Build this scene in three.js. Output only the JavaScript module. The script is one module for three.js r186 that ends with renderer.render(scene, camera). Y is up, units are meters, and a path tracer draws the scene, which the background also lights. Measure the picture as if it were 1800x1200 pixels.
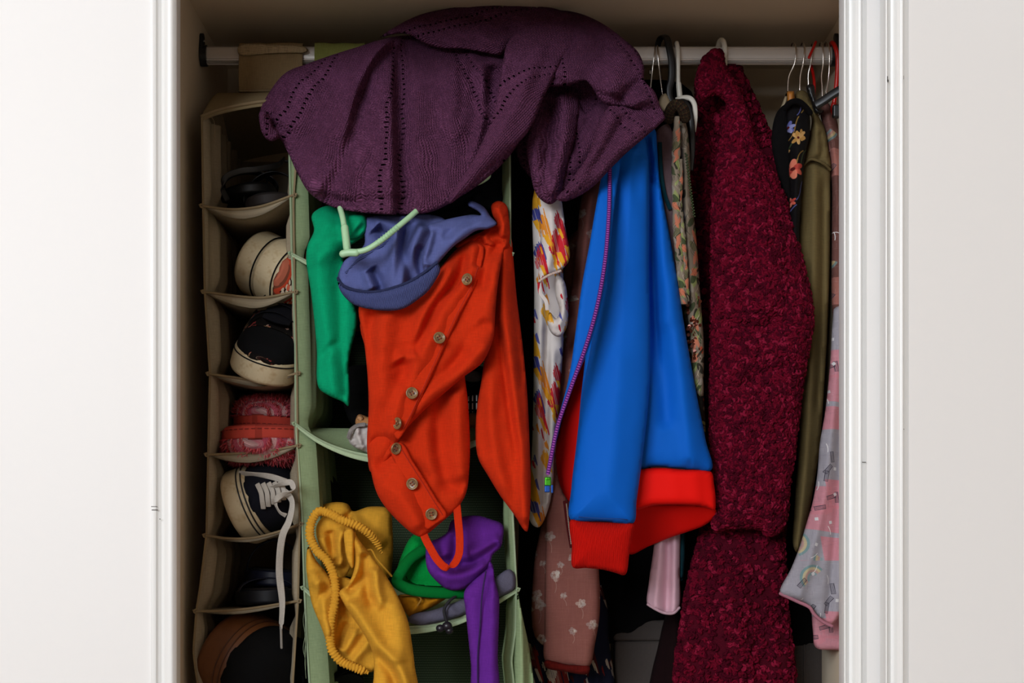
import * as THREE from 'three';
import { mergeGeometries, mergeVertices, toCreasedNormals } from 'three/addons/utils/BufferGeometryUtils.js';
import { ImprovedNoise } from 'three/addons/math/ImprovedNoise.js';
import { RoundedBoxGeometry } from 'three/addons/geometries/RoundedBoxGeometry.js';
import { RectAreaLightUniformsLib } from 'three/addons/lights/RectAreaLightUniformsLib.js';

// ---------- camera, sky, daylight, exposure ----------
const scene = new THREE.Scene();
const F = 3139, CX = 885, CY = 985, CZ = 2.8, EYE = 1.0;
const camera = new THREE.PerspectiveCamera(2 * Math.atan(600 / F) * 180 / Math.PI, 1.5, 0.05, 50);
camera.position.set(0, EYE, CZ);
camera.setViewOffset(1800, 1200, 900 - CX, 600 - CY, 1800, 1200);
scene.add(camera);
scene.background = new THREE.Color(0.75, 0.85, 1.0);
const renderer = new THREE.WebGLRenderer({ antialias: true });
renderer.toneMapping = THREE.LinearToneMapping;
renderer.toneMappingExposure = 1.0;
renderer.shadowMap.enabled = true;
RectAreaLightUniformsLib.init();
// daylight of the tall window high in the rear wall of the room, left of the camera
const WIN = { x: -3.5, y: 3.2, z: 9.1, w: 4.2, h: 2.9 };
const daylight = new THREE.RectAreaLight(new THREE.Color(0.9, 0.97, 1.05), 16.9, WIN.w, WIN.h);
daylight.position.set(WIN.x, WIN.y, WIN.z - 0.03);
daylight.lookAt(WIN.x, WIN.y, 0);
scene.add(daylight);

// ---------- helpers ----------
const R = (d) => d * Math.PI / 180;
let seed = 7;
const rnd = () => { seed = (seed * 1664525 + 1013904223) >>> 0; return seed / 4294967296; };
const noise = new ImprovedNoise();
const at = (px, py, z) => { const d = CZ - z; return new THREE.Vector3((px - CX) / F * d, EYE - (py - CY) / F * d, z); };
const ppm = (z) => F / (CZ - z);                      // photograph pixels per metre at depth z
const used = {};
const numbered = (n) => { used[n] = (used[n] ?? -1) + 1; return used[n] ? `${n}_${String(used[n]).padStart(3, '0')}` : n; };
function tag(o, label, category, group) { o.userData.label = label; o.userData.category = category; if (group) o.userData.group = group; return o; }
function thing(name, label, category, group) {
  const o = new THREE.Group(); o.name = numbered(name); scene.add(o); return tag(o, label, category, group);
}
function part(name, geo, mat, parent, label) {
  const m = new THREE.Mesh(Array.isArray(geo) ? join(geo) : geo, mat);
  m.castShadow = m.receiveShadow = true; m.name = numbered(name); parent.add(m);
  if (label) m.userData.label = label;
  return m;
}
function struct(name, geo, mat, parent = scene) { const m = part(name, geo, mat, parent); if (parent === scene) m.userData.kind = 'structure'; return m; }
function join(list) {
  const gs = list.map((g) => { const q = g.index ? g.toNonIndexed() : g; for (const k of Object.keys(q.attributes)) if (!['position', 'normal', 'uv'].includes(k)) q.deleteAttribute(k); return q; });
  return mergeGeometries(gs);
}
function pivot(o, x, y, z) {                              // moves a thing's origin to its base without moving its parts
  o.position.set(x, y, z);
  for (const c of o.children) c.position.sub(o.position);
  return o;
}
const box = (x0, x1, y0, y1, z0, z1) => { const g = new THREE.BoxGeometry(x1 - x0, y1 - y0, z1 - z0); g.translate((x0 + x1) / 2, (y0 + y1) / 2, (z0 + z1) / 2); return g; };
const rbox = (w, h, d, r, x = 0, y = 0, z = 0) => { const g = new RoundedBoxGeometry(w, h, d, 3, r); g.translate(x, y, z); return g; };
const lerpTab = (tab, t) => { if (t <= tab[0][0]) return tab[0][1]; for (let i = 1; i < tab.length; i++) if (t <= tab[i][0]) { const [a, u] = tab[i - 1], [b, v] = tab[i]; return u + (v - u) * (t - a) / (b - a); } return tab[tab.length - 1][1]; };
const sstep = (a, b, x) => { const t = Math.min(1, Math.max(0, (x - a) / (b - a))); return t * t * (3 - 2 * t); };
const pairs = (a) => { const r = []; for (let i = 0; i < a.length; i += 2) r.push([a[i], a[i + 1]]); return r; };
function curve2(a, closed, per = 6) {
  const p = pairs(a);
  if (p.length < 3) return p;
  const c = new THREE.CatmullRomCurve3(p.map(([x, y]) => new THREE.Vector3(x, y, 0)), closed, 'centripetal');
  const n = p.length * per, out = [];
  for (let i = 0; i < n + (closed ? 0 : 1); i++) { const q = c.getPoint(i / n); out.push([q.x, q.y]); }
  return out;
}
function tube(points, r, seg = 40, rad = 8, closed = false) {
  const c = new THREE.CatmullRomCurve3(points, closed, 'centripetal');
  const g = new THREE.TubeGeometry(c, seg, r, rad, closed);
  if (closed) return g;
  const caps = [[points[0]], [points[points.length - 1]]].map(([p]) => { const s = new THREE.SphereGeometry(r, rad, 6); s.translate(p.x, p.y, p.z); return s; });
  return join([g, ...caps]);
}
const pxTube = (list, r, seg, rad, closed) => tube(list.map((p) => at(...p)), r, seg, rad, closed);
// a flat band swept along points, width along a given axis (laces, straps, waist ties)
function ribbon(points, width, thick, axis, seg = 60, twist) {
  const c = new THREE.CatmullRomCurve3(points, false, 'centripetal');
  const pos = [], uv = [], idx = [], L = c.getLength();
  for (let i = 0; i <= seg; i++) {
    const t = i / seg, p = c.getPointAt(t), T = c.getTangentAt(t);
    let a = (typeof axis === 'function' ? axis(t) : axis).clone(); a.addScaledVector(T, -a.dot(T)).normalize();
    if (twist) a.applyAxisAngle(T, twist(t));
    const n = new THREE.Vector3().crossVectors(T, a), w = (typeof width === 'function' ? width(t) : width) / 2;
    for (let k = 0; k < 10; k++) {
      const q = k / 10 * Math.PI * 2, cx = Math.sign(Math.cos(q)) * Math.pow(Math.abs(Math.cos(q)), 0.55), sy = Math.sin(q);
      const v = p.clone().addScaledVector(a, cx * w).addScaledVector(n, sy * thick / 2);
      pos.push(v.x, v.y, v.z); uv.push(cx * w, t * L);
    }
  }
  for (let i = 0; i < seg; i++) for (let k = 0; k < 10; k++) { const a = i * 10 + k, b = i * 10 + (k + 1) % 10; idx.push(a, b, a + 10, b, b + 10, a + 10); }
  for (let k = 1; k < 9; k++) { idx.push(0, k + 1, k); const o = seg * 10; idx.push(o, o + k, o + k + 1); }
  return build(pos, uv, idx);
}
function build(pos, uv, idx) {
  const g = new THREE.BufferGeometry();
  g.setAttribute('position', new THREE.Float32BufferAttribute(pos, 3));
  g.setAttribute('uv', new THREE.Float32BufferAttribute(uv, 2));
  g.setIndex(idx); g.computeVertexNormals();
  return g;
}
// closed loops of points joined into a skin (limbs, shoes, sleeves); ends capped
function loft(loops, uvScale = 1, strip = false) {   // strip: the loop runs out along one face and back along the other
  const n = loops[0].length, pos = [], uv = [], idx = [];
  let v = 0;
  loops.forEach((l, i) => {
    if (i) v += l[0].distanceTo(loops[i - 1][0]);
    let u = 0;
    l.forEach((p, k) => { if (k) u += p.distanceTo(l[k - 1]); pos.push(p.x, p.y, p.z); uv.push(u * uvScale, v * uvScale); });
  });
  for (let i = 0; i < loops.length - 1; i++) for (let k = 0; k < n; k++) { const a = i * n + k, b = i * n + (k + 1) % n; idx.push(a, b, a + n, b, b + n, a + n); }
  for (const [i, flip] of [[0, 1], [loops.length - 1, 0]]) {
    if (strip) { for (let k = 0; k < n / 2 - 1; k++) { const p = i * n + k, q = i * n + n - 1 - k; flip ? idx.push(p, p + 1, q, p + 1, q - 1, q) : idx.push(p, q, p + 1, p + 1, q, q - 1); } continue; }
    const c = loops[i].reduce((s, p) => s.add(p), new THREE.Vector3()).divideScalar(n), at0 = pos.length / 3;
    pos.push(c.x, c.y, c.z); uv.push(0, 0);
    for (let k = 0; k < n; k++) { const a = i * n + k, b = i * n + (k + 1) % n; flip ? idx.push(at0, b, a) : idx.push(at0, a, b); }
  }
  return build(pos, uv, idx);
}
// A length of cloth: outline and creases measured on the photograph (pixels), set at its own depth with a front, a back and a rounded edge.
// folds: [height mm, reach to one side px, reach to the other px, path, ends?]
function segDist(px, py, pts, closed) {
  let best = 1e9, bs = 0, bi = 0, bt = 0;
  const n = pts.length - (closed ? 0 : 1);
  for (let i = 0; i < n; i++) {
    const [ax, ay] = pts[i], [bx, by] = pts[(i + 1) % pts.length];
    const dx = bx - ax, dy = by - ay, l = dx * dx + dy * dy || 1e-9;
    let t = ((px - ax) * dx + (py - ay) * dy) / l; t = t < 0 ? 0 : t > 1 ? 1 : t;
    const ex = px - ax - t * dx, ey = py - ay - t * dy, d = ex * ex + ey * ey;
    if (d < best) { best = d; bs = dx * (py - ay) - dy * (px - ax); bi = i; bt = t; }
  }
  return [Math.sqrt(best), bs, bi, bt, n];
}
function cloth(o) {
  const out = o.sharp ? pairs(o.out) : curve2(o.out, true, o.per ?? 5), h = o.h ?? 4;
  let x0 = 1e9, x1 = -1e9, y0 = 1e9, y1 = -1e9;
  for (const [x, y] of out) { x0 = Math.min(x0, x); x1 = Math.max(x1, x); y0 = Math.min(y0, y); y1 = Math.max(y1, y); }
  const nx = Math.ceil((x1 - x0) / h) + 1, ny = Math.ceil((y1 - y0) / h) + 1;
  const inside = (x, y) => { let c = false; for (let i = 0, j = out.length - 1; i < out.length; j = i++) { const [a, b] = out[i], [d, e] = out[j]; if ((b > y) !== (e > y) && x < (d - a) * (y - b) / (e - b) + a) c = !c; } return c; };
  const keep = new Uint8Array(nx * ny);
  for (let j = 0; j < ny; j++) for (let i = 0; i < nx; i++) keep[j * nx + i] = inside(x0 + (i + 0.5) * h, y0 + (j + 0.5) * h) ? 1 : 0;
  const K = (i, j) => i >= 0 && j >= 0 && i < nx && j < ny && keep[j * nx + i];
  const folds = (o.folds ?? []).map(([a, wl, wr, p, ends]) => ({ a: a / 1000 * (o.k ?? 1.3), wl, wr, pts: curve2(p, false, 4), ends: ends ?? [0.12, 0.12] }));
  const zb = typeof o.z === 'function' ? o.z : () => o.z;
  const bulge = (o.bulge ?? 6) / 1000, ew = o.edge ?? 22, th = (o.th ?? 4) / 1000, rot = R(o.rot ?? 0), [na, ns] = o.noise ?? [0, 60];
  const id = new Int32Array((nx + 1) * (ny + 1)).fill(-1), V = [];
  const P = [], U = [], idx = [];
  const wr = o.uv ?? ((X, Y) => [X, Y]);
  const vert = (i, j) => {
    const key = j * (nx + 1) + i;
    if (id[key] >= 0) return id[key];
    let px = x0 + i * h, py = y0 + j * h;
    const rim = !(K(i, j) && K(i - 1, j) && K(i, j - 1) && K(i - 1, j - 1));
    const [d, , bi, bt] = segDist(px, py, out, true);
    if (rim) { const a = out[bi], b = out[(bi + 1) % out.length]; px = a[0] + (b[0] - a[0]) * bt; py = a[1] + (b[1] - a[1]) * bt; }
    const e = rim ? 0 : d, q = 1 - Math.min(1, e / ew), round = Math.sqrt(Math.max(0, 1 - q * q));
    let f = 0;
    for (const k of folds) {
      const [dd, side, si, st, n] = segDist(px, py, k.pts, false), w = side > 0 ? k.wl : k.wr;
      const t = dd / w; if (t > 2.6) continue;
      const s = (si + st) / n;
      const m = (k.ends[0] ? sstep(0, k.ends[0], s) : 1) * (k.ends[1] ? sstep(1, 1 - k.ends[1], s) : 1);
      f += k.a * Math.exp(-t * t) * m;
    }
    if (na) f += na / 1000 * (noise.noise(px / ns + (o.seed ?? 0), py / ns, 3.1) + 0.5 * noise.noise(px / ns * 2.3, py / ns * 2.3 + (o.seed ?? 0), 7.7));
    const z0 = zb(px, py) + f, a = at(px, py, z0 + bulge * round), b = at(px, py, z0 - th * round);
    if (o.shape) o.shape(a, px, py, e, round);
    const n = P.length / 3;
    const turned = (p) => { const uv = wr(p.x, p.y, CX + p.x * 1180, CY - (p.y - EYE) * 1180); return [uv[0] * Math.cos(rot) - uv[1] * Math.sin(rot), uv[0] * Math.sin(rot) + uv[1] * Math.cos(rot)]; };
    const ru = turned(a);
    P.push(a.x, a.y, a.z); U.push(...ru);
    let back = n;
    if (!rim) { P.push(b.x, b.y, b.z); U.push(...(o.plainBack ? [0.0834, 0.05] : turned(b))); back = n + 1; }
    V[n] = back; id[key] = n;
    return n;
  };
  for (let j = 0; j < ny; j++) for (let i = 0; i < nx; i++) if (keep[j * nx + i]) {
    const a = vert(i, j), b = vert(i + 1, j), c = vert(i, j + 1), d = vert(i + 1, j + 1);
    idx.push(a, c, b, b, c, d);
    const A = V[a], B = V[b], C = V[c], D = V[d];
    idx.push(A, B, C, B, D, C);
  }
  return build(P, U, idx);
}
// a polyline of photograph points [px, py, z] as world points
const way = (...l) => l.map((p) => at(...p));
const zTab = (...t) => (x, y) => lerpTab(t, y);           // depth by height in the photograph
// ---------- textures: grain, weave, knit, print ----------
function dataTex(n, m, f, size, srgb) {
  const d = new Uint8Array(n * m * 4);
  for (let j = 0; j < m; j++) for (let i = 0; i < n; i++) { const c = f(i / n, j / m, i, j), k = (j * n + i) * 4; d[k] = c[0]; d[k + 1] = c[1] ?? c[0]; d[k + 2] = c[2] ?? c[0]; d[k + 3] = c[3] ?? 255; }
  const t = new THREE.DataTexture(d, n, m); t.wrapS = t.wrapT = THREE.RepeatWrapping; t.magFilter = t.minFilter = THREE.LinearFilter;
  if (srgb) t.colorSpace = THREE.SRGBColorSpace;
  t.repeat.set(1 / size[0], 1 / size[1]); t.needsUpdate = true;
  return t;
}
function paint(w, h, size, draw, srgb = true) {
  const c = document.createElement('canvas'); c.width = w; c.height = h; const g = c.getContext('2d'); draw(g, w, h);
  const t = new THREE.CanvasTexture(c); t.wrapS = t.wrapT = THREE.RepeatWrapping; if (srgb) t.colorSpace = THREE.SRGBColorSpace;
  t.repeat.set(1 / size[0], 1 / size[1]);
  return t;
}
const tiled = (x, y, per, s) => { // noise that repeats every `per`
  const a = noise.noise(x, y, s), b = noise.noise(x - per, y, s), c = noise.noise(x, y - per, s), d = noise.noise(x - per, y - per, s), u = x / per, v = y / per;
  return a * (1 - u) * (1 - v) + b * u * (1 - v) + c * (1 - u) * v + d * u * v;
};
const clamp8 = (v) => Math.max(0, Math.min(255, Math.round(v)));
const weaveBump = dataTex(256, 256, (u, v, i, j) => { const a = Math.sin(u * 32 * Math.PI * 2), b = Math.sin(v * 32 * Math.PI * 2); return [clamp8(128 + 55 * (a * b) + 60 * tiled(u * 24, v * 8, 24, 1) * 1 + (rnd() - .5) * 40)]; }, [0.024, 0.024]);
const slubMap = (n = 1, amt = 22) => dataTex(256, 256, (u, v) => { const g = 232 + amt * (tiled(u * 5, v * 40, 40, n) + tiled(u * 40, v * 5, 40, n + 3)) + (rnd() - .5) * amt * .8; return [clamp8(g)]; }, [0.06, 0.06], true);
const slub = slubMap(1, 13), slubStrong = slubMap(9, 46);
const terryBump = dataTex(256, 256, (u, v) => [clamp8(128 + 110 * tiled(u * 40, v * 40, 40, 2) + 60 * tiled(u * 90, v * 90, 90, 5))], [0.04, 0.04]);
const ribBump = dataTex(64, 64, (u, v) => [clamp8(128 + 100 * Math.sin(u * Math.PI * 8) + 20 * Math.sin(v * Math.PI * 32))], [0.008, 0.008]);
const fineRib = dataTex(64, 64, (u, v) => [clamp8(128 + 100 * Math.sin(u * Math.PI * 8) + 20 * Math.sin(v * Math.PI * 32))], [0.0048, 0.0048]);
const plasterBump = dataTex(256, 256, (u, v) => [clamp8(128 + 90 * tiled(u * 30, v * 30, 30, 4) + 70 * tiled(u * 80, v * 80, 80, 6))], [0.12, 0.12]);
// stocking stitch with two columns of eyelets per repeat
const KN = 22, KR = 34;
const knitH = (u, v) => {
  const c = u * KN, i = Math.floor(c), f = c - i, lace = i >= 2 && i <= 5;
  const r = v * KR + (f < 0.5 ? f : 1 - f) * 1.5, rf = r - Math.floor(r);
  const arm = 1 - Math.abs((f % 0.5) * 4 - 1);
  return Math.pow(Math.max(0, arm), 0.5) * (0.12 + 0.88 * Math.pow(Math.sin(rf * Math.PI), 0.7)) * (0.8 + 0.35 * tiled(u * 30, v * 30, 30, 8)) * (lace && (i === 3 || i === 4) ? 0.8 : 1);
};
const knitHole = (u, v) => { const c = u * KN; let d = 9; for (const x of [2.5, 5.5]) { const r = v * KR / 2; const dy = (r - Math.floor(r) - 0.5) * 2 * 1.1, dx = c - x; d = Math.min(d, Math.hypot(dx / 0.52, dy / 0.5)); } return d; };
const KSZ = [0.125, 0.14];
const knitBump = dataTex(704, 704, (u, v) => { const d = knitHole(u, v), e = sstep(0.9, 1.5, d); return [clamp8(20 + 215 * knitH(u, v) * e + (rnd() - .5) * 40)]; }, KSZ);
const knitMap = dataTex(704, 704, (u, v) => { const n = 200 + 75 * tiled(u * 70, v * 70, 70, 3) + 30 * tiled(u * 16, v * 16, 16, 5) + (rnd() - .5) * 70; return [clamp8(n), clamp8(n * .97), clamp8(n)]; }, KSZ, true);
const knitAlpha = dataTex(704, 704, (u, v) => [knitHole(u, v) > 0.8 ? 255 : 0], KSZ);
// ---------- materials ----------
const col = (hex) => new THREE.Color(hex);
const std = (c, rough = 0.6, o = {}) => new THREE.MeshStandardMaterial({ color: col(c), roughness: rough, metalness: 0, side: THREE.DoubleSide, ...o });
const fabric = (c, o = {}) => new THREE.MeshPhysicalMaterial({ color: col(c), roughness: 0.95, specularIntensity: 0.25, map: slub, bumpMap: weaveBump, bumpScale: 0.0006, side: THREE.DoubleSide, ...o });
const gloss = (c, rough = 0.3, o = {}) => new THREE.MeshPhysicalMaterial({ color: col(c), roughness: rough, ...o });
const M = {
  wall: std('#e6d6bc', 0.8, { bumpMap: plasterBump, bumpScale: 0.0003 }),
  room: std('#b5aa9c', 0.9),
  floor: std('#8a7460', 0.6),
  door: std('#eceae8', 0.45),
  stile: std('#eeeeec', 0.3),
  chrome: new THREE.MeshStandardMaterial({ color: col('#cfc8c0'), metalness: 1, roughness: 0.22 }),
  rail: new THREE.MeshStandardMaterial({ color: col('#d8d2cb'), metalness: 0.5, roughness: 0.38 }),
  blackPlastic: gloss('#131314', 0.4),
  whitePlastic: gloss('#e2dccd', 0.35),
  redPlastic: gloss('#c01208', 0.3),
  wood: std('#b9752c', 0.5), paleWood: std('#a8977a', 0.6),
  mint: gloss('#a9d2a6', 0.4),
};
const railBand = dataTex(8, 512, (u, v) => [clamp8(128 + (v > .2 && v < .62 ? 0 : 60 * Math.sign(Math.sin(v * Math.PI * 60))))], [1, 1]);
// ---------- the setting ----------
const XL = -0.4755, XR = 0.5245, ZB = -0.28, YC = 1.848, ZF = 0.30;
struct('wall_back', box(XL - 0.03, XR + 0.03, 0, YC + 0.03, ZB - 0.03, ZB), M.wall);
struct('wall_left', box(XL - 0.03, XL, 0, YC + 0.03, ZB, ZF), M.wall);
struct('wall_right', box(XR, XR + 0.03, 0, YC + 0.03, ZB, ZF), M.wall);
struct('ceiling', box(XL, XR, YC, YC + 0.03, ZB, ZF), M.wall);
struct('floor', box(-6.8, 1.98, -0.05, 0, ZB - 0.05, 9.3), M.floor);
struct('trim_1', box(-1.05, 1.1, 1.815, 1.9, 0.305, 0.47), M.stile);
// the tall room behind the camera
struct('wall_room_right', box(1.9, 1.98, 0, 5.0, 0.2, 9.3), M.room);
struct('wall_room_left', box(-6.8, -6.7, 0, 5.0, 0.2, 9.3), M.room);
struct('ceiling_room', box(-6.8, 1.98, 5.0, 5.08, 0.2, 9.3), std('#b8a48a', 0.9));
struct('wall_room_front', [box(-6.8, -1.05, 0, 5.0, 0.28, 0.36), box(1.1, 1.98, 0, 5.0, 0.28, 0.36), box(-1.05, 1.1, 1.9, 5.0, 0.28, 0.36)], M.room);
{
  const { x, y, z, w, h } = WIN, a = x - w / 2, b = x + w / 2, c = y - h / 2, d = y + h / 2;
  struct('wall_room_rear', [box(-6.8, a, 0, 5.0, z + 0.04, z + 0.14), box(b, 1.98, 0, 5.0, z + 0.04, z + 0.14), box(a, b, 0, c, z + 0.04, z + 0.14), box(a, b, d, 5.0, z + 0.04, z + 0.14)], M.room);
  const win = new THREE.Group(); win.name = 'window_1'; win.userData.kind = 'structure'; scene.add(win);
  part('window_frame', [box(a, b, c, c + 0.05, z + 0.03, z + 0.08), box(a, b, d - 0.05, d, z + 0.03, z + 0.08), box(a, a + 0.05, c, d, z + 0.03, z + 0.08), box(b - 0.05, b, c, d, z + 0.03, z + 0.08)], M.stile, win);
  part('window_pane', box(a + 0.05, b - 0.05, c + 0.05, d - 0.05, z + 0.055, z + 0.06), new THREE.MeshStandardMaterial({ color: 0xffffff, emissive: col('#eaf2ff'), emissiveIntensity: 1.0, roughness: 0.5 }), win);
}
// sliding doors: a flat panel and an extruded grip profile down its edge (profile in mm across, mm forward)
function door(name, x0, x1, z, dir, profile, marks) {
  const g = new THREE.Group(); g.name = name; g.userData.kind = 'structure'; scene.add(g);
  const edge = dir > 0 ? x1 : x0, w = profile[profile.length - 1][0] / 1000;
  const s = new THREE.Shape();
  s.moveTo(0, -0.034);
  for (const [a, d] of profile) s.lineTo(a / 1000, d / 1000);
  s.lineTo(w, -0.034);
  const e = new THREE.ExtrudeGeometry(s, { depth: 1.80, bevelEnabled: false, curveSegments: 4 });
  e.rotateX(-Math.PI / 2);                       // shape y -> -z, depth -> y
  e.scale(1, 1, -1);
  const p = e.attributes.position.array, ix = []; for (let i = 0; i < p.length / 3; i += 3) ix.push(i, i + 2, i + 1);
  let q = e; q.setIndex(ix); q = q.toNonIndexed();
  if (dir > 0) { q.scale(-1, 1, 1); const a = q.attributes.position.array; for (let i = 0; i < a.length; i += 9) for (let k = 0; k < 3; k++) { const t = a[i + 3 + k]; a[i + 3 + k] = a[i + 6 + k]; a[i + 6 + k] = t; } }
  q = toCreasedNormals(q, 0.6);
  q.computeVertexNormals(); q = toCreasedNormals(q, 0.6);
  q.translate(edge, 0.015, z);
  part('grip_profile', q, M.stile, g);
  part('door_panel', dir > 0 ? box(x0, edge - w, 0.015, 1.81, z - 0.03, z - 0.003) : box(edge + w, x1, 0.015, 1.81, z - 0.03, z - 0.003), M.door, g);
  for (const [px, py, wx, hy] of marks ?? []) { const a = at(px, py, z + 0.0004); part('scratch', box(a.x - wx / 2, a.x + wx / 2, a.y - hy / 2, a.y + hy / 2, z - 0.001, z + 0.0006), std('#55504c', 0.8), g); }
  return g;
}
// across from the opening edge outward: lip, hollow, ridge, step
const grip = [[0, -2], [0.6, 0], [2.4, 0.2], [3.4, -1.6], [5, -6], [9, -8.2], [13, -6.4], [15.4, -1.6], [16.4, -0.4], [20, 1.4], [23.6, 2.0], [24.4, 0.4], [25, -0.6], [31.5, -3.6], [31.8, -4.6]];
door('door_1', -1.04, at(309, 0, 0.41).x, 0.41, 1, [[0, -6], [1.2, -3.2], [3, -0.8], [4.6, 0.6], [6, 1.0], [13, -0.8], [15, -2.4], [17, -5], [20, -5.6], [24, -3.4], [26, -1.4], [26.4, 0.4], [33, 0.2], [33.4, -1], [34, -3]], [[271, 890, 0.008, 0.0008], [272, 896, 0.008, 0.0012], [281, 912, 0.001, 0.0012]]);
door('door_2', at(1483, 0, 0.37).x, 1.02, 0.37, -1, grip, [[1519, 812, 0.005, 0.0008]]);
door('door_3', at(1556, 0, 0.41).x, 1.08, 0.41, -1, grip, [[1560, 138, 0.0012, 0.006], [1561, 142, 0.0016, 0.003], [1588, 136, 0.0008, 0.005], [1588, 754, 0.002, 0.0008]]);
// ---------- clothes rail ----------
{
  const t = thing('clothes_rail', 'ribbed pale metal clothes rail spanning the top of the wardrobe between two black sockets', 'rail');
  const s = new THREE.Shape(), N = 300;
  for (let i = 0; i < N; i++) {
    const a = i / N * Math.PI * 2, c = Math.cos(a), si = Math.sin(a);
    const flat = Math.abs(si) < 0.55, low = a > 3.5 && a < 5.4, groove = low ? 0.0016 * Math.sign(Math.sin(a * 17)) : Math.abs(a - 0.62) < 0.05 || Math.abs(a - 2.52) < 0.05 ? -0.0009 : 0;
    const x = 0.0085 * Math.sign(c) * Math.pow(Math.abs(c), 0.6) + groove * c, y = 0.0128 * Math.sign(si) * Math.pow(Math.abs(si), 0.75) + groove * si;
    i ? s.lineTo(x, y) : s.moveTo(x, y);
  }
  const g = new THREE.ExtrudeGeometry(s, { depth: XR - XL - 0.004, bevelEnabled: false }); g.rotateY(Math.PI / 2); g.translate(XL + 0.002, 0, 0);
  part('rail_tube', toCreasedNormals(g, 0.35), M.rail, t);
  for (const [x, sg] of [[XL, 1], [XR, -1]]) {
    const q = new THREE.Shape(); q.absellipse(0, 0.018, 0.009, 0.009, 0, Math.PI, false); q.lineTo(-0.0125, 0.004); q.lineTo(-0.0125, -0.008); q.absellipse(0, -0.006, 0.0125, 0.0125, Math.PI, 2 * Math.PI, false); q.lineTo(0.0125, 0.004);
    const e = new THREE.ExtrudeGeometry(q, { depth: 0.004, bevelEnabled: true, bevelSize: 0.001, bevelThickness: 0.001 }); e.rotateY(Math.PI / 2); e.translate(sg > 0 ? x + 0.001 : x - 0.005, 0.006, 0);
    const collar = new THREE.CylinderGeometry(0.0165, 0.0165, 0.010, 28); collar.rotateZ(Math.PI / 2); collar.translate(x + sg * 0.006, -0.001, 0);
    const k = part('rail_socket', [e, collar], M.blackPlastic, t);
    const sc = new THREE.CylinderGeometry(0.003, 0.003, 0.002, 16); sc.rotateZ(Math.PI / 2); sc.translate(x + sg * 0.0065, 0.022, 0);
    part('screw', sc, M.chrome, k);
  }
  t.position.y = EYE + (985 - 97) / 3139 * 2.8;
}

{ // guessed box at the back of the floor, added to darken the wall area
  const t = thing('added_box', 'dull grey box added to darken the bottom of the wardrobe under the black hems', 'box');
  const a = at(1081, 1094, -0.14), b = at(1472, 1094, -0.14), w = b.x - a.x, m = fabric('#5c5450'), y = a.y;
  part('box_body', rbox(w, y - 0.03, 0.13, 0.006, (a.x + b.x) / 2, (y - 0.03) / 2, -0.207), m, t);
  part('lid', rbox(w + 0.006, 0.034, 0.136, 0.006, (a.x + b.x) / 2, y - 0.013, -0.207), m, t);
  part('seam', rbox(0.003, y - 0.034, 0.003, 0.001, at(1414, 0, -0.14).x, (y - 0.034) / 2, -0.1415), m, t);  // box is stretched past this line to cover bright wall
}
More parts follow.
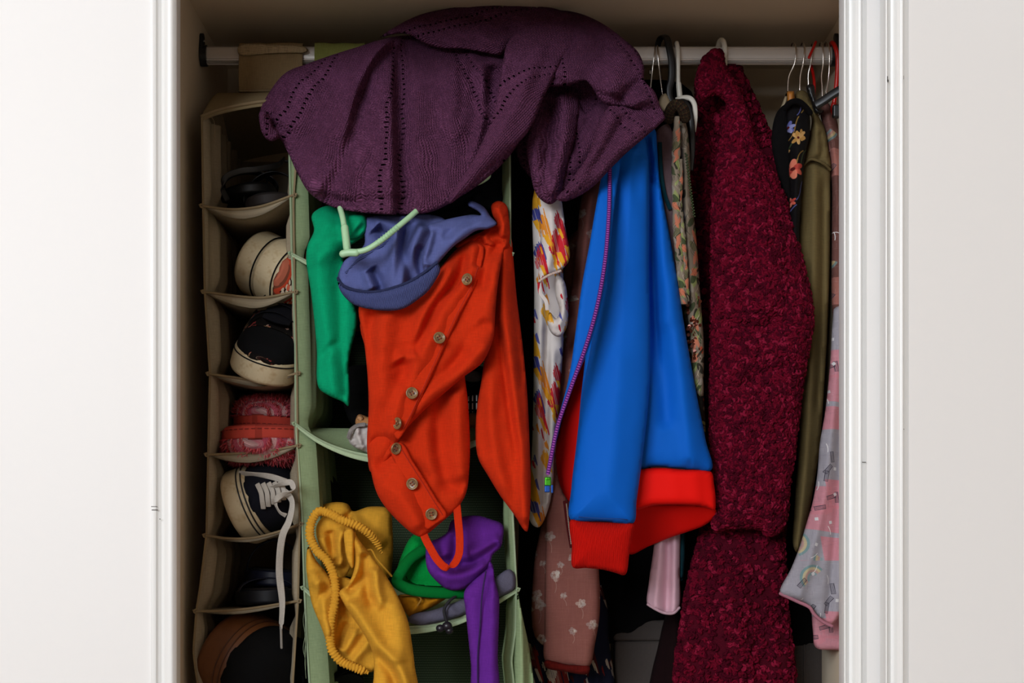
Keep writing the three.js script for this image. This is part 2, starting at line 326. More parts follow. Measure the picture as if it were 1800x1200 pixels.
// ---------- hanging fabric organisers ----------
const beige = fabric('#bbab90', { map: slub }), beigeTrim = fabric('#b39c78'), beigeStrap = fabric('#c3a67a', { bumpMap: fineRib, bumpScale: 0.0007 });
const sage = fabric('#a9be8f'), sageTrim = fabric('#c4d9b0'), sageStrap = fabric('#a8ad5f');
const meshCloth = fabric('#ffffff', { map: paint(64, 74, [0.0075, 0.0087], (g, w, h) => {
  g.fillStyle = '#3f4a36'; g.fillRect(0, 0, w, h); g.fillStyle = '#79896a';
  for (const [x, y] of [[0, 0], [64, 0], [32, 37], [0, 74], [64, 74]]) { g.beginPath(); g.arc(x, y, 13, 0, 7); g.fill(); }
}) });
function organiser(t, o) {
  const { left, right, zf, zb, shelves, cloth: cl, trim, back, pleat, backMat } = o;
  const fx = (tab, y) => lerpTab(tab.map(([a, b]) => [b, a]), y), X = (px) => at(px, 0, zf).x, Y = (py) => at(0, py, zf).y;
  const nodes = shelves.map((s) => s.rim[1]);
  const y0 = left[0][1], y1 = left[left.length - 1][1];
  for (const [tab, sg, sd] of [[left, 1, 1.3], [right, -1, 7.9]]) {
    const loops = [], NV = 90, ND = 44;
    for (let j = 0; j <= NV; j++) {
      const py = y0 + (y1 - y0) * j / NV, xf = X(fx(tab, py)), y = Y(py);
      let pin = 1; for (const n of nodes) pin = Math.min(pin, Math.abs(py - n) / 34); pin = sstep(0, 1, pin) * 0.8 + 0.2;
      const cell = nodes.filter((n) => n < py).length, a = [], b = [];
      for (let i = 0; i <= ND; i++) {
        const d = i / ND, z = zf + (zb - zf) * d;
        const w = pleat / 1000 * pin * sstep(0, 0.06, d) * (Math.sin(d * 34 + cell * 1.7 + sd) * 0.7 + Math.sin(d * 58 + cell * 2.9 + sd + py * 0.006) * 0.5) + 0.004 * sg * Math.sin(d * Math.PI) * pin + (sg > 0 ? (o.turn ?? 0.012) : -0.006) * sstep(0, 0.045, d) * (0.55 + 0.45 * pin);
        a.push(new THREE.Vector3(xf + w + sg * 0.001, y, z)); b.unshift(new THREE.Vector3(xf + w - sg * 0.0008, y, z));
      }
      loops.push([...a, ...b]);
    }
    part('side_panel', loft(loops, 1, true), cl, t);
    const edge = []; for (let j = 0; j <= 60; j++) { const py = y0 + (y1 - y0) * j / 60; edge.push(new THREE.Vector3(X(fx(tab, py)), Y(py), zf)); }
    part('edge_binding', tube(edge, 0.0017, 140, 8), trim, t);
  }
  const xl = X(Math.min(...left.map((p) => p[0]))) + 0.004, xr = X(Math.max(...right.map((p) => p[0]))) - 0.004;
  if (back) part('back_panel', box(xl, xr, Y(y1), Y(y0), zb - 0.002, zb), backMat, t);
  shelves.forEach((s) => {
    const rim = curve2(s.rim, false, 10), n = 30, loops = [];
    const px = (u) => { const x = rim[0][0] + (rim[rim.length - 1][0] - rim[0][0]) * u; for (let i = 1; i < rim.length; i++) if (x <= rim[i][0] + 1e-6) { const [a, b] = rim[i - 1], [c, d] = rim[i]; return [x, b + (d - b) * (x - a) / (c - a || 1)]; } return rim[rim.length - 1]; };
    for (let k = 0; k <= 14; k++) {
      const d = k / 14, z = zf + (zb - zf) * d, top = [], bot = [];
      for (let i = 0; i <= n; i++) {
        const u = i / n, [x, y] = px(u), flat = Y(rim[0][1] + (rim[rim.length - 1][1] - rim[0][1]) * u);
        const yy = flat + (Y(y) - flat) * (1 - (o.rise ?? 0.75) * sstep(0, o.rise ? 0.32 : 1, d)), wx = X(x) + (u < .5 ? 1 : -1) * 0.0015;
        top.push(new THREE.Vector3(wx, yy + 0.0012, z)); bot.unshift(new THREE.Vector3(wx, yy - 0.0015 - s.belly / 1000 * Math.pow(Math.sin(u * Math.PI), 0.9) * (1 - 0.3 * d), z));
      }
      loops.push([...top, ...bot]);
    }
    const sh = part('shelf', loft(loops, 1, true), cl, t);
    part('shelf_binding', tube(rim.filter((_, i) => i % 3 === 0 || i === rim.length - 1).map(([x, y]) => { const p = at(x, y, zf); p.z += 0.001; return p; }), 0.0019, 80, 8), trim, sh);
    if (o.band) part('front_band', ribbon(rim.filter((_, i) => i % 3 === 0 || i === rim.length - 1).map(([x, y]) => { const p = at(x, y + 3, zf); p.z += 0.0005; return p; }), (q) => (o.band[0] + o.band[1] * Math.sin(q * Math.PI)) / 1000, 0.0025, new THREE.Vector3(0, 1, 0.2), 60), trim, sh);
    for (const e of [rim[0], rim[rim.length - 1]]) {
      const p = at(e[0], e[1], zf), kn = new THREE.TorusGeometry(0.0024, 0.0014, 8, 14); kn.rotateY(0.7); kn.translate(p.x + (e === rim[0] ? -0.002 : 0.002), p.y, p.z + 0.002);
      const st = tube([p, p.clone().add(new THREE.Vector3(e === rim[0] ? -0.005 : 0.005, 0.0015, 0.002))], 0.0013, 6, 6);
      part('cord_knot', [kn, st], trim, sh);
    }
  });
}
function strap(t, x0, x1, py, mat, zoff = 0, th = 0.0018) {          // wide loop of tape over the rail
  const a = at(x0, 0, 0.02).x, b = at(x1, 0, 0.02).x, yr = EYE + (985 - 97) / 3139 * 2.8, yb = at(0, py, 0.02).y, path = [];
  for (let i = 0; i <= 8; i++) path.push([yb + (yr - yb) * i / 8, 0.0125 + 0.003 * Math.sin(i / 8 * Math.PI)]);
  for (let i = 1; i <= 10; i++) { const q = i / 10 * Math.PI; path.push([yr + 0.0165 * Math.pow(Math.sin(q), 0.6), 0.0125 * Math.cos(q)]); }
  for (let i = 1; i <= 8; i++) path.push([yr + (yb - yr) * i / 8, -0.0125]);
  const loops = [], N = 20;
  path.forEach(([y, z], i) => {
    const q = path[Math.min(i + 1, path.length - 1)], p = path[Math.max(0, i - 1)], ty = q[0] - p[0], tz = q[1] - p[1], l = Math.hypot(ty, tz), ny = -tz / l, nz = ty / l, A = [], B = [];
    for (let k = 0; k <= N; k++) { const x = a + (b - a) * k / N, w = 0.0012 * noise.noise(x * 60, y * 40, 4.4 + zoff); A.push(new THREE.Vector3(x, y + ny * w, z + nz * w)); B.unshift(new THREE.Vector3(x, y + ny * (w + th), z + nz * (w + th))); }
    loops.push([...A, ...B]);
  });
  return part('hanging_strap', loft(loops, 1, true), mat, t);
}
{
  const t = thing('shoe_organiser', 'narrow beige fabric hanging organiser with seven shoe compartments beside the left wardrobe wall', 'organiser');
  const left = [[355, 205], [357, 362], [360, 512], [369, 657], [366, 798], [363, 940], [352, 1030], [345, 1074], [340, 1140], [342, 1165], [352, 1230], [356, 1330]];
  const right = [[527, 196], [516, 350], [518, 512], [522, 655], [523, 784], [527, 921], [524, 1056], [515, 1196], [515, 1330]];
  organiser(t, { left, right, zf: 0.15, zb: -0.15, cloth: beige, trim: beigeTrim, back: true, backMat: beige, pleat: 7, turn: 0.008, shelves: [
    { rim: [357, 362, 405, 368, 457, 363, 516, 343], belly: 13 }, { rim: [360, 513, 422, 521, 463, 523, 518, 513], belly: 14 }, { rim: [369, 657, 410, 663, 470, 668, 522, 656], belly: 8 },
    { rim: [366, 799, 433, 796, 480, 791, 523, 783], belly: 13 }, { rim: [363, 941, 400, 946, 445, 945, 490, 934, 527, 921], belly: 4 }, { rim: [346, 1074, 395, 1073, 440, 1069, 524, 1056], belly: 5 },
    { rim: [348, 1222, 400, 1228, 515, 1215], belly: 5 }] });
  // tented top: padded front edge climbing to the strap
  const loops = [], ed = curve2([355, 203, 385, 192, 430, 182, 475, 176, 527, 175], false, 8);
  for (let k = 0; k <= 24; k++) {
    const dd = k / 12, d = dd <= 1 ? dd : 2 - dd, A = [], B = [];
    for (let i = 0; i <= 24; i++) {
      const u = i / 24, e = ed[Math.round(u * (ed.length - 1))], p = at(e[0], e[1], 0.15), q = at(386 + (540 - 386) * u, 163, 0.0);
      const v = p.clone().lerp(new THREE.Vector3(p.x, q.y, 0), d); v.y += 0.006 * Math.sin(d * Math.PI); if (dd > 1) v.z = -0.15 * (dd - 1);
      A.push(v.clone()); B.unshift(v.clone().add(new THREE.Vector3(0, -0.006 * (1 - d) - 0.002, 0)));
    }
    loops.push([...A, ...B]);
  }
  part('top_panel', loft(loops, 1, true), fabric('#a8946f'), t);
  part('top_binding', tube(ed.filter((_, i) => i % 4 === 0).map(([x, y]) => at(x, y + 1, 0.151)), 0.0024, 50, 8), beigeTrim, t);
  const s = strap(t, 419, 531, 160, beigeStrap);
  part('strap_hem', cloth({ z: 0.021, out: [419, 157, 475, 156, 533, 156, 533, 163, 475, 163, 419, 163], sharp: true, h: 3, bulge: 1.5, edge: 4, th: 1 }), beigeTrim, s);
  part('worn_tape', cloth({ z: 0.0185, out: [420, 80, 470, 78, 522, 80, 538, 83, 541, 90, 528, 94, 522, 93, 470, 95, 420, 96], h: 2.5, bulge: 1, edge: 5, th: 1, noise: [1.6, 14] }), fabric('#cdb48c', { map: slubStrong, roughness: 0.6 }), s);
  // loose thread at the top corner
  part('loose_thread', pxTube([[362, 210, 0.153], [372, 206, 0.158], [378, 222, 0.157], [376, 250, 0.154]], 0.0004, 30, 5), beigeTrim, t);
}
{
  const t = thing('clothes_organiser', 'wider sage green fabric hanging organiser stuffed with crumpled clothes', 'organiser');
  const left = [[509, 215], [509, 280], [513, 445], [519, 600], [520, 745], [531, 900], [535, 1033], [541, 1150], [546, 1230], [548, 1330]];
  const right = [[895, 215], [896, 260], [897, 447], [902, 600], [905, 745], [901, 900], [908, 1036], [906, 1110], [899, 1160], [906, 1230], [912, 1330]];
  organiser(t, { left, right, zf: 0.15, zb: -0.15, cloth: sage, trim: sageTrim, back: true, backMat: meshCloth, rise: 1, band: [4, 9], pleat: 4, turn: 0.023, shelves: [
    { rim: [513, 446, 560, 468, 640, 488, 760, 488, 850, 468, 897, 447], belly: 5 }, { rim: [520, 745, 560, 772, 620, 796, 690, 806, 760, 800, 850, 770, 905, 745], belly: 3 },
    { rim: [535, 1033, 580, 1070, 650, 1098, 720, 1104, 800, 1090, 860, 1063, 908, 1036], belly: 3 }, { rim: [548, 1300, 720, 1330, 912, 1300], belly: 3 }] });
  strap(t, 552, 640, 150, sageStrap, 3);
  strap(t, 780, 868, 150, sageStrap, 5);
  const loops = [];
  for (let k = 0; k <= 8; k++) { const d = k / 8, A = [], B = []; for (let i = 0; i <= 20; i++) { const u = i / 20, p = at(509 + 385 * u, 205, 0.15); const v = new THREE.Vector3(p.x, p.y + 0.06 * d, 0.15 * (1 - d)); A.push(v); B.unshift(v.clone().add(new THREE.Vector3(0, -0.004, 0))); } loops.push([...A, ...B]); }
  part('top_panel', loft(loops, 1, true), sage, t);
  part('side_flap', cloth({ z: (x, y) => 0.145 + 0.012 * Math.sin(x / 6), out: [909, 1040, 920, 1090, 930, 1140, 936, 1230, 906, 1230, 900, 1160, 905, 1110], h: 3, bulge: 1, th: 1, edge: 4, folds: [[6, 5, 5, [914, 1050, 918, 1120, 922, 1220], [0.2, 0]]] }), sage, t);
  part('loose_threads', [0, 1, 2, 3].map((k) => pxTube([[536 + k * 0.6, 1070 + k * 22, 0.154], [533 + (k % 2) * 3, 1090 + k * 25, 0.157], [537, 1120 + k * 20, 0.155], [535 + k, 1150 + k * 14, 0.153]], 0.0003, 24, 5)), sageTrim, t);
}
// ---------- shoes ----------
// built sole down, toe at the origin pointing forward (+z), then turned and set
const halfWidth = (s) => s < 0.3 ? Math.pow(Math.max(0, 1 - Math.pow((0.3 - s) / 0.3, 2.3)), 0.5) : s < 0.62 ? 1 - 0.27 * sstep(0.3, 0.62, s) : s < 0.82 ? 0.73 : 0.73 * Math.pow(Math.max(0, 1 - Math.pow((s - 0.82) / 0.18, 2.3)), 0.5);
function footLoop(W, L, y, grow = 0, n = 56, bend = 0) {
  const pts = [];
  for (let i = 0; i < n; i++) {
    const a = i / n * Math.PI * 2, s = (1 - Math.cos(a)) / 2, x = Math.sign(Math.sin(a)) * halfWidth(s) * (W / 2 + grow);
    pts.push(new THREE.Vector3(x + bend * s * s, y, -s * L + grow * Math.cos(a)));
  }
  return pts;
}
function upperLoops(W, L, h, base, from = 0, to = 1, grow = 0) {   // cross-sections from toe to heel
  const loops = [], n = 28, m = 26;
  for (let i = 0; i <= m; i++) {
    const s = from + (to - from) * i / m, w = Math.max(0.0015, halfWidth(Math.min(0.985, Math.max(0.012, s))) * (W / 2 - 0.002) + grow), H = lerpTab(h, s) + grow, l = [];
    for (let k = 0; k <= n; k++) { const a = k / n * Math.PI, c = Math.cos(a), si = Math.sin(a); l.push(new THREE.Vector3(w * Math.sign(c) * Math.pow(Math.abs(c), 0.75), base + H * Math.pow(si, 0.8), -s * L)); }
    loops.push(l);
  }
  return loops;
}
function place(t, px, py, z, roll, yaw = 0, pitch = 0, s = 1) {
  const p = at(px, py, z); t.position.copy(p); t.rotation.set(R(pitch), R(yaw), R(roll), 'ZYX'); t.scale.setScalar(s);
}
function soleGeo(W, L, H, flare = 0.002) { return loft([footLoop(W, L, 0.002, -0.004), footLoop(W, L, 0, -0.001), footLoop(W, L, H * 0.15, flare), footLoop(W, L, H * 0.8, flare), footLoop(W, L, H, 0), footLoop(W, L, H + 0.001, -0.004)].reverse()); }
const rubber = std('#cbbd9c', 0.6, { map: dataTex(256, 256, (u, v) => { const n = tiled(u * 6, v * 6, 6, 21) + 0.5 * tiled(u * 20, v * 20, 20, 8), d = Math.max(0, n) * 70; return [clamp8(248 - d * .7), clamp8(244 - d), clamp8(240 - d * 1.3)]; }, [0.09, 0.09], true) });
const canvasBlack = fabric('#15151a'), laceWhite = fabric('#c9c0b4', { bumpMap: fineRib, bumpScale: 0.0004 });
const H0 = [[0, 0.012], [0.05, 0.034], [0.16, 0.046], [0.34, 0.06], [0.5, 0.082], [0.62, 0.088], [0.8, 0.07], [1, 0.066]];
function sneaker(t, o) {
  const { W = 0.1, L = 0.27, H = 0.032, upper, sole = rubber, stripe = canvasBlack, h = H0 } = o;
  part('sole', soleGeo(W, L, H), sole, t);
  const st = (y) => tube(footLoop(W, L, y, 0.0022, 56), 0.0011, 160, 6, true);
  part('sole_stripe', o.stripes === 2 ? [st(H * 0.86), st(H * 0.68)] : st(H * 0.86), stripe, t);
  const u = part('upper', loft(upperLoops(W, L, h, H - 0.002)), upper, t);
  if (o.toeCap) part('toe_cap', loft(upperLoops(W, L, h, H - 0.002, 0.006, 0.2, 0.0012)), o.toeCap, u);
  part('collar', tube([[0.022, 0.88], [0.03, 0.72], [0.022, 0.58], [0, 0.53], [-0.022, 0.58], [-0.03, 0.72], [-0.022, 0.88], [0, 0.93]].map(([x, s]) => new THREE.Vector3(x, H + lerpTab(h, s) * 0.985, -s * L)), 0.0042, 90, 8, true), canvasBlack, t);
  part('lining', loft([0, 1].map((k) => Array.from({ length: 30 }, (_, i) => { const a = i / 30 * 6.283; return new THREE.Vector3(0.025 * Math.cos(a), H + 0.076 + k * 0.003, -L * (0.73 + 0.19 * Math.sin(a))); }))), std('#0a0908', 1), t);  // near-black disc in place of the shaded hollow inside the shoe
  if (o.laces) for (let i = 0; i < 5; i++) {
    const s = 0.25 + i * 0.062, y = H + lerpTab(h, s), z = -s * L;
    part('lace', ribbon([[-0.022, -0.012, 0.004], [-0.012, 0.001, 0.001], [0, 0.0045, -0.001], [0.012, 0.001, -0.003], [0.022, -0.012, -0.006]].map(([x, dy, dz]) => new THREE.Vector3(i % 2 ? -x : x, y + dy, z + dz)), 0.008, 0.0022, new THREE.Vector3(0, 0.2, 1), 24), o.laces, t);
  }
  return t;
}
// first compartment: black sandals
function sandal(name, label, o) {
  const t = thing(name, label, 'sandal');
  part('sole', loft([footLoop(0.085, 0.25, 0), footLoop(0.09, 0.25, 0.006), footLoop(0.09, 0.25, o.h), footLoop(0.085, 0.25, o.h + 0.003)].reverse()), o.sole, t);
  part('footbed', loft([footLoop(0.08, 0.24, o.h + 0.002, -0.002), footLoop(0.078, 0.24, o.h + 0.005, -0.004)].reverse()), o.bed, t);
  const arch = (z, w, hh, wid, tilt) => ribbon(Array.from({ length: 9 }, (_, i) => { const a = Math.PI * i / 8; return new THREE.Vector3(w * Math.cos(a), o.h + hh * Math.sin(a), z + tilt * Math.sin(a)); }), wid, 0.003, new THREE.Vector3(0, 0, 1), 40);
  for (const a of o.straps) part('strap', arch(...a), o.strap, t);
  return t;
}
const blackLeather = gloss('#0d0a09', 0.55), navyLeather = gloss('#14182c', 0.5);
place(sandal('sandal', 'black strappy sandal with a tall looped strap in the top shoe compartment', { h: 0.016, sole: std('#1d1411', 0.7), bed: std('#150e0c', 0.8), strap: blackLeather, straps: [[-0.05, 0.044, 0.045, 0.022, -0.01], [-0.17, 0.046, 0.075, 0.007, 0.05]] }), 462, 362, 0.13, 6, -12);
place(sandal('sandal', 'black sandal lying on top of its mate under the looped strap', { h: 0.014, sole: blackLeather, bed: std('#150e0c', 0.8), strap: blackLeather, straps: [[-0.04, 0.042, 0.03, 0.025, -0.01]] }), 450, 340, 0.09, 5, 18);
part('ankle_strap', ribbon(way([400, 352, 0.12], [391, 330, 0.13], [396, 312, 0.135], [420, 301, 0.13], [455, 297, 0.12], [488, 290, 0.1], [500, 280, 0.07]), 0.009, 0.0025, new THREE.Vector3(0.1, 1, 0.2), 60), blackLeather, scene.getObjectByName('sandal')).position.set(0, 0, 0);
{ // the strap above is measured in place: hand it to its sandal
  const s = scene.getObjectByName('sandal'), k = s.getObjectByName('ankle_strap'); scene.attach(k); s.updateMatrixWorld(true); k.position.set(0, 0, 0); k.rotation.set(0, 0, 0); k.scale.setScalar(1); k.updateMatrixWorld(true); s.attach(k);
}
// second compartment: cream sneakers sole to sole, mouth print on the coral canvas
const mouthPrint = paint(512, 512, [0.1, 0.1], (g, w, h) => {
  g.fillStyle = '#7a4230'; g.fillRect(0, 0, w, h);
  for (let k = 0; k < 4; k++) {
    const y = k * 128 + 64; g.fillStyle = '#c0452c'; g.beginPath(); g.ellipse(w / 2, y, 250, 58, 0, 0, 7); g.fill();
    g.fillStyle = '#2b1210'; g.beginPath(); g.ellipse(w / 2, y, 200, 30, 0, 0, 7); g.fill();
    g.fillStyle = '#d9c9ae'; for (let i = 0; i < 11; i++) { g.beginPath(); g.arc(80 + i * 35, y - 20 + Math.abs(i - 5) * 2, 14, 0, 7); g.fill(); g.beginPath(); g.arc(80 + i * 35, y + 22 - Math.abs(i - 5) * 2, 12, 0, 7); g.fill(); }
    g.fillStyle = '#d8694e'; for (let i = 0; i < 5; i++) { g.beginPath(); g.arc(130 + i * 64, y + 2, 16, 0, 7); g.fill(); }
  }
});
{
  const a = sneaker(thing('sneaker', 'cream-soled sneaker with a coral toothy print lying on its side in front of its mate', 'shoe', null), { H: 0.038, W: 0.1, h: H0.map(([s, y]) => [s, y * 0.72]), upper: fabric('#b8664e', { map: null }), laces: null });
  part('printed_panel', loft(upperLoops(0.1, 0.27, H0.map(([s, y]) => [s, y * 0.72]), 0.038 - 0.002, 0.012, 0.5, 0.0018)), fabric('#ffffff', { map: mouthPrint }), a.getObjectByName('upper') ?? a.children[2], 'coral canvas printed with open mouths and white teeth');
  place(a, 451, 458, 0.135, -116, 4, 17, 1.08);
  const b = sneaker(thing('sneaker', 'cream-soled sneaker turned away behind the coral printed one, only its sole in view', 'shoe'), { H: 0.034, W: 0.098, h: H0.map(([s, y]) => [s, y * 0.6]), upper: fabric('#8a7a5e') });
  place(b, 420, 444, 0.115, -116, 4, 12, 1.02);
}
// third compartment: floral black sneakers
const tinyFloral = paint(512, 512, [0.09, 0.09], (g, w, h) => {
  g.fillStyle = '#15110f'; g.fillRect(0, 0, w, h);
  for (let i = 0; i < 130; i++) {
    const x = rnd() * w, y = rnd() * h, r = 6 + rnd() * 15, c = ['#9c3a38', '#c0695c', '#866845', '#a8845e', '#4d4a2f', '#cfa795'][Math.floor(rnd() * 6)];
    g.fillStyle = c; for (let k = 0; k < 5; k++) { const a = k * 1.257 + rnd(); g.beginPath(); g.ellipse(x + Math.cos(a) * r * .6, y + Math.sin(a) * r * .6, r * .55, r * .35, a, 0, 7); g.fill(); }
    g.fillStyle = '#1c1512'; g.beginPath(); g.arc(x, y, r * .25, 0, 7); g.fill();
  }
});
{
  const f = fabric('#ffffff', { map: tinyFloral });
  const a = sneaker(thing('sneaker', 'black floral print sneaker with a thick cream sole, toe hanging over the shelf edge', 'shoe'), { H: 0.036, W: 0.104, upper: f, toeCap: fabric('#121214'), h: [[0, 0.008], [0.05, 0.022], [0.16, 0.034], [0.34, 0.062], [0.5, 0.1], [0.62, 0.11], [0.8, 0.09], [1, 0.085]] });
  for (let i = 0; i < 3; i++) { const s = 0.22 + i * 0.075; part('lace_stay', ribbon([[-0.04, -0.03], [-0.028, -0.004], [0, 0.008], [0.028, -0.004], [0.04, -0.03]].map(([x, dy]) => new THREE.Vector3(x, 0.036 + [0.058, 0.068, 0.082][i] + dy * 0.7, -s * 0.27)), 0.007, 0.002, new THREE.Vector3(0, .3, 1), 30), canvasBlack, a); }
  part('tongue', loft([[-0.05, 0.088], [-0.09, 0.102], [-0.12, 0.122], [-0.126, 0.124]].map(([z, y]) => Array.from({ length: 16 }, (_, i) => { const q = i / 16 * 6.283; return new THREE.Vector3(0.022 * Math.cos(q), y + 0.004 * Math.sin(q), z); }))), canvasBlack, a);
  place(a, 447, 672, 0.172, -18, 2, 19, 0.97);
  const b = sneaker(thing('sneaker', 'worn brown-soled mate behind the floral sneaker, half hidden by it', 'shoe'), { H: 0.034, W: 0.1, upper: f, sole: std('#7d6546', 0.7) });
  place(b, 438, 640, 0.11, -70, 10, 0, 0.95);
}
// fourth compartment: fluffy slippers upside down
{
  const fluff = paint(512, 512, [0.13, 0.1], (g, w, h) => {
    g.fillStyle = '#c45366'; g.fillRect(0, 0, w, h);
    for (let k = -3; k < 6; k++) { g.strokeStyle = '#dcaaa8'; g.lineWidth = 46; g.beginPath(); for (let i = 0; i <= 20; i++) g.lineTo(i / 20 * w, k * 128 + i * 7 + 26 * Math.sin(i * .5 + k)); g.stroke(); }
    for (let i = 0; i < 9000; i++) { g.strokeStyle = ['#b03f52', '#d9808a', '#e8c4c0'][i % 3]; g.lineWidth = 1.2; const x = rnd() * w, y = rnd() * h; g.globalAlpha = .5; g.beginPath(); g.moveTo(x, y); g.lineTo(x + 5 + rnd() * 8, y - 3 + rnd() * 6); g.stroke(); }
  });
  const fl = fabric('#ffffff', { map: fluff, bumpMap: terryBump, bumpScale: 0.003 }), foam = std('#c8402f', 0.75, { bumpMap: weaveBump, bumpScale: 0.0008 });
  const hair = new THREE.ConeGeometry(0.0007, 0.007, 4); hair.translate(0, 0.0035, 0);
  for (const [label, px, py, z, roll, yaw, s] of [['fluffy pink and white striped slipper resting upside down on the shelf, coral sole up', 448, 745, 0.16, 181, 4, 1.2], ['fluffy pink slipper standing the right way up behind the upside-down one', 452, 750, 0.1, -2, -10, 1.02]]) {
    const t = thing('slipper', label, 'slipper');
    part('foam_sole', loft([footLoop(0.108, 0.25, 0, -0.003), footLoop(0.11, 0.25, 0.004), footLoop(0.112, 0.25, 0.015), footLoop(0.108, 0.25, 0.019)].reverse()), foam, t, 'coral foam sole');
    const up = upperLoops(0.112, 0.25, [[0, 0.012], [0.06, 0.024], [0.2, 0.032], [0.45, 0.036], [0.8, 0.018], [1, 0.016]], 0.017, 0.004, 0.99, 0.001);
    const u = part('fleece_upper', loft(up), fl, t);
    const st = footLoop(0.112, 0.25, 0.0055, 0.0006, 60);
    part('stitching', st.filter((_, i) => i < 60).map((p, i) => { const q = st[(i + 1) % 60].clone().lerp(p, 0.45); return tube([p, q], 0.0005, 3, 4); }), std('#7d2018', 0.8), t);
    const pile = new THREE.InstancedMesh(hair, fabric('#cf7a80', { map: null, bumpMap: null }), 2600), m = new THREE.Matrix4(), q = new THREE.Quaternion(), up0 = new THREE.Vector3(0, 1, 0);
    for (let i = 0; i < 2600; i++) { const l = up[Math.floor(rnd() * 20)], k = Math.floor(rnd() * l.length), p = l[k].clone(); p.x += (rnd() - .5) * .004; p.z += (rnd() - .5) * .01; const n = new THREE.Vector3(p.x, p.y * 1.4 + 0.01, 0.02).normalize().add(new THREE.Vector3(rnd() - .5, rnd() - .5, rnd() - .5).multiplyScalar(1.2)).normalize(); q.setFromUnitVectors(up0, n); m.compose(p, q, new THREE.Vector3(1, .6 + rnd() * .7, 1)); pile.setMatrixAt(i, m); pile.setColorAt(i, new THREE.Color(rnd() < .4 ? '#ffe9e6' : '#e58a92')); }
    pile.name = numbered('fleece_pile'); pile.userData.kind = 'stuff'; t.add(pile);
    place(t, px, py, z, roll, yaw, 0, s);
  }
}
// fifth compartment: navy sneaker on its side, one lace hanging down past the shelf
{
  const t = sneaker(thing('sneaker', 'navy canvas sneaker with white laces on its side, one lace trailing below the shelf', 'shoe'), { H: 0.036, W: 0.104, upper: fabric('#1b1c25'), stripes: 2, stripe: std('#15151a', .6), laces: laceWhite, h: [[0, 0.016], [0.05, 0.04], [0.16, 0.052], [0.34, 0.064], [0.5, 0.074], [0.62, 0.076], [0.8, 0.062], [1, 0.06]] });
  place(t, 394, 888, 0.16, -71, -4, 6, 1.08);
  t.updateMatrixWorld(true);
  const out = (name, g) => { const k = part(name, g, laceWhite, t); scene.attach(k); k.position.set(0, 0, 0); k.rotation.set(0, 0, 0); k.scale.setScalar(1); k.updateMatrixWorld(true); t.attach(k); return k; };
  out('lace_end', ribbon(way([470, 855, 0.15], [497, 862, 0.17], [513, 880, 0.18], [508, 915, 0.178], [497, 940, 0.176], [491, 1000, 0.17], [496, 1060, 0.168], [494, 1105, 0.168]), (q) => q > 0.97 ? 0.006 : 0.0105, 0.0018, new THREE.Vector3(1, 0, 0.2), 90, (q) => 0.5 * Math.sin(q * 8)));
  out('lace_tip', pxTube([[494, 1103, 0.168], [495, 1138, 0.168]], 0.0019, 8, 8));
  out('lace_bow', ribbon(way([468, 862, 0.16], [495, 850, 0.185], [512, 848, 0.19], [515, 862, 0.192], [498, 868, 0.19], [484, 880, 0.185], [492, 900, 0.18], [503, 906, 0.178]), 0.009, 0.0018, new THREE.Vector3(0, 1, 0.3), 70, (q) => Math.sin(q * 9)));
  for (let i = 0; i < 5; i++) out('lace', ribbon(way([452 + i * 10, 850 - i * 1, 0.168], [459 + i * 10, 866 - i, 0.174], [461 + i * 9.5, 880 - i * 2, 0.173], [463 + i * 9, 894 - i * 4, 0.166]), 0.0075, 0.002, new THREE.Vector3(1, 0.3, 0.2), 24));
  out('lace_loop', ribbon(way([420, 832, 0.14], [445, 833, 0.155], [478, 838, 0.16], [503, 846, 0.165]), 0.009, 0.0018, new THREE.Vector3(0, 1, 0.3), 50, (q) => 0.6 * Math.sin(q * 5)));
}
// sixth compartment: navy sandals
place(sandal('sandal', 'dark navy flat sandal lowest in the pair under the trailing lace', { h: 0.02, sole: std('#10121a', 0.6), bed: std('#241a16', 0.8), strap: navyLeather, straps: [[-0.05, 0.042, 0.02, 0.03, 0]] }), 475, 1062, 0.10, 2, 14);
place(sandal('sandal', 'dark navy sandal with an upright strap loop stacked on its mate', { h: 0.022, sole: navyLeather, bed: std('#1b1a24', 0.8), strap: navyLeather, straps: [[-0.05, 0.042, 0.05, 0.007, 0.01]] }), 482, 1032, 0.06, -4, 10);
// seventh compartment: black shoe with a gum sole
{
  const t = sneaker(thing('sneaker', 'black chunky shoe with a brown gum sole in the lowest compartment in view', 'shoe'), { H: 0.05, W: 0.135, L: 0.29, upper: fabric('#121213'), stripes: 2, sole: std('#6b3f1e', 0.5, { map: rubber.map }), stripe: std('#4a2710', 0.5), h: [[0, 0.02], [0.05, 0.05], [0.16, 0.062], [0.34, 0.072], [0.5, 0.078], [0.62, 0.08], [0.8, 0.07], [1, 0.066]], laces: canvasBlack });
  place(t, 350, 1146, 0.15, -112, 6, 24, 1.05);
}
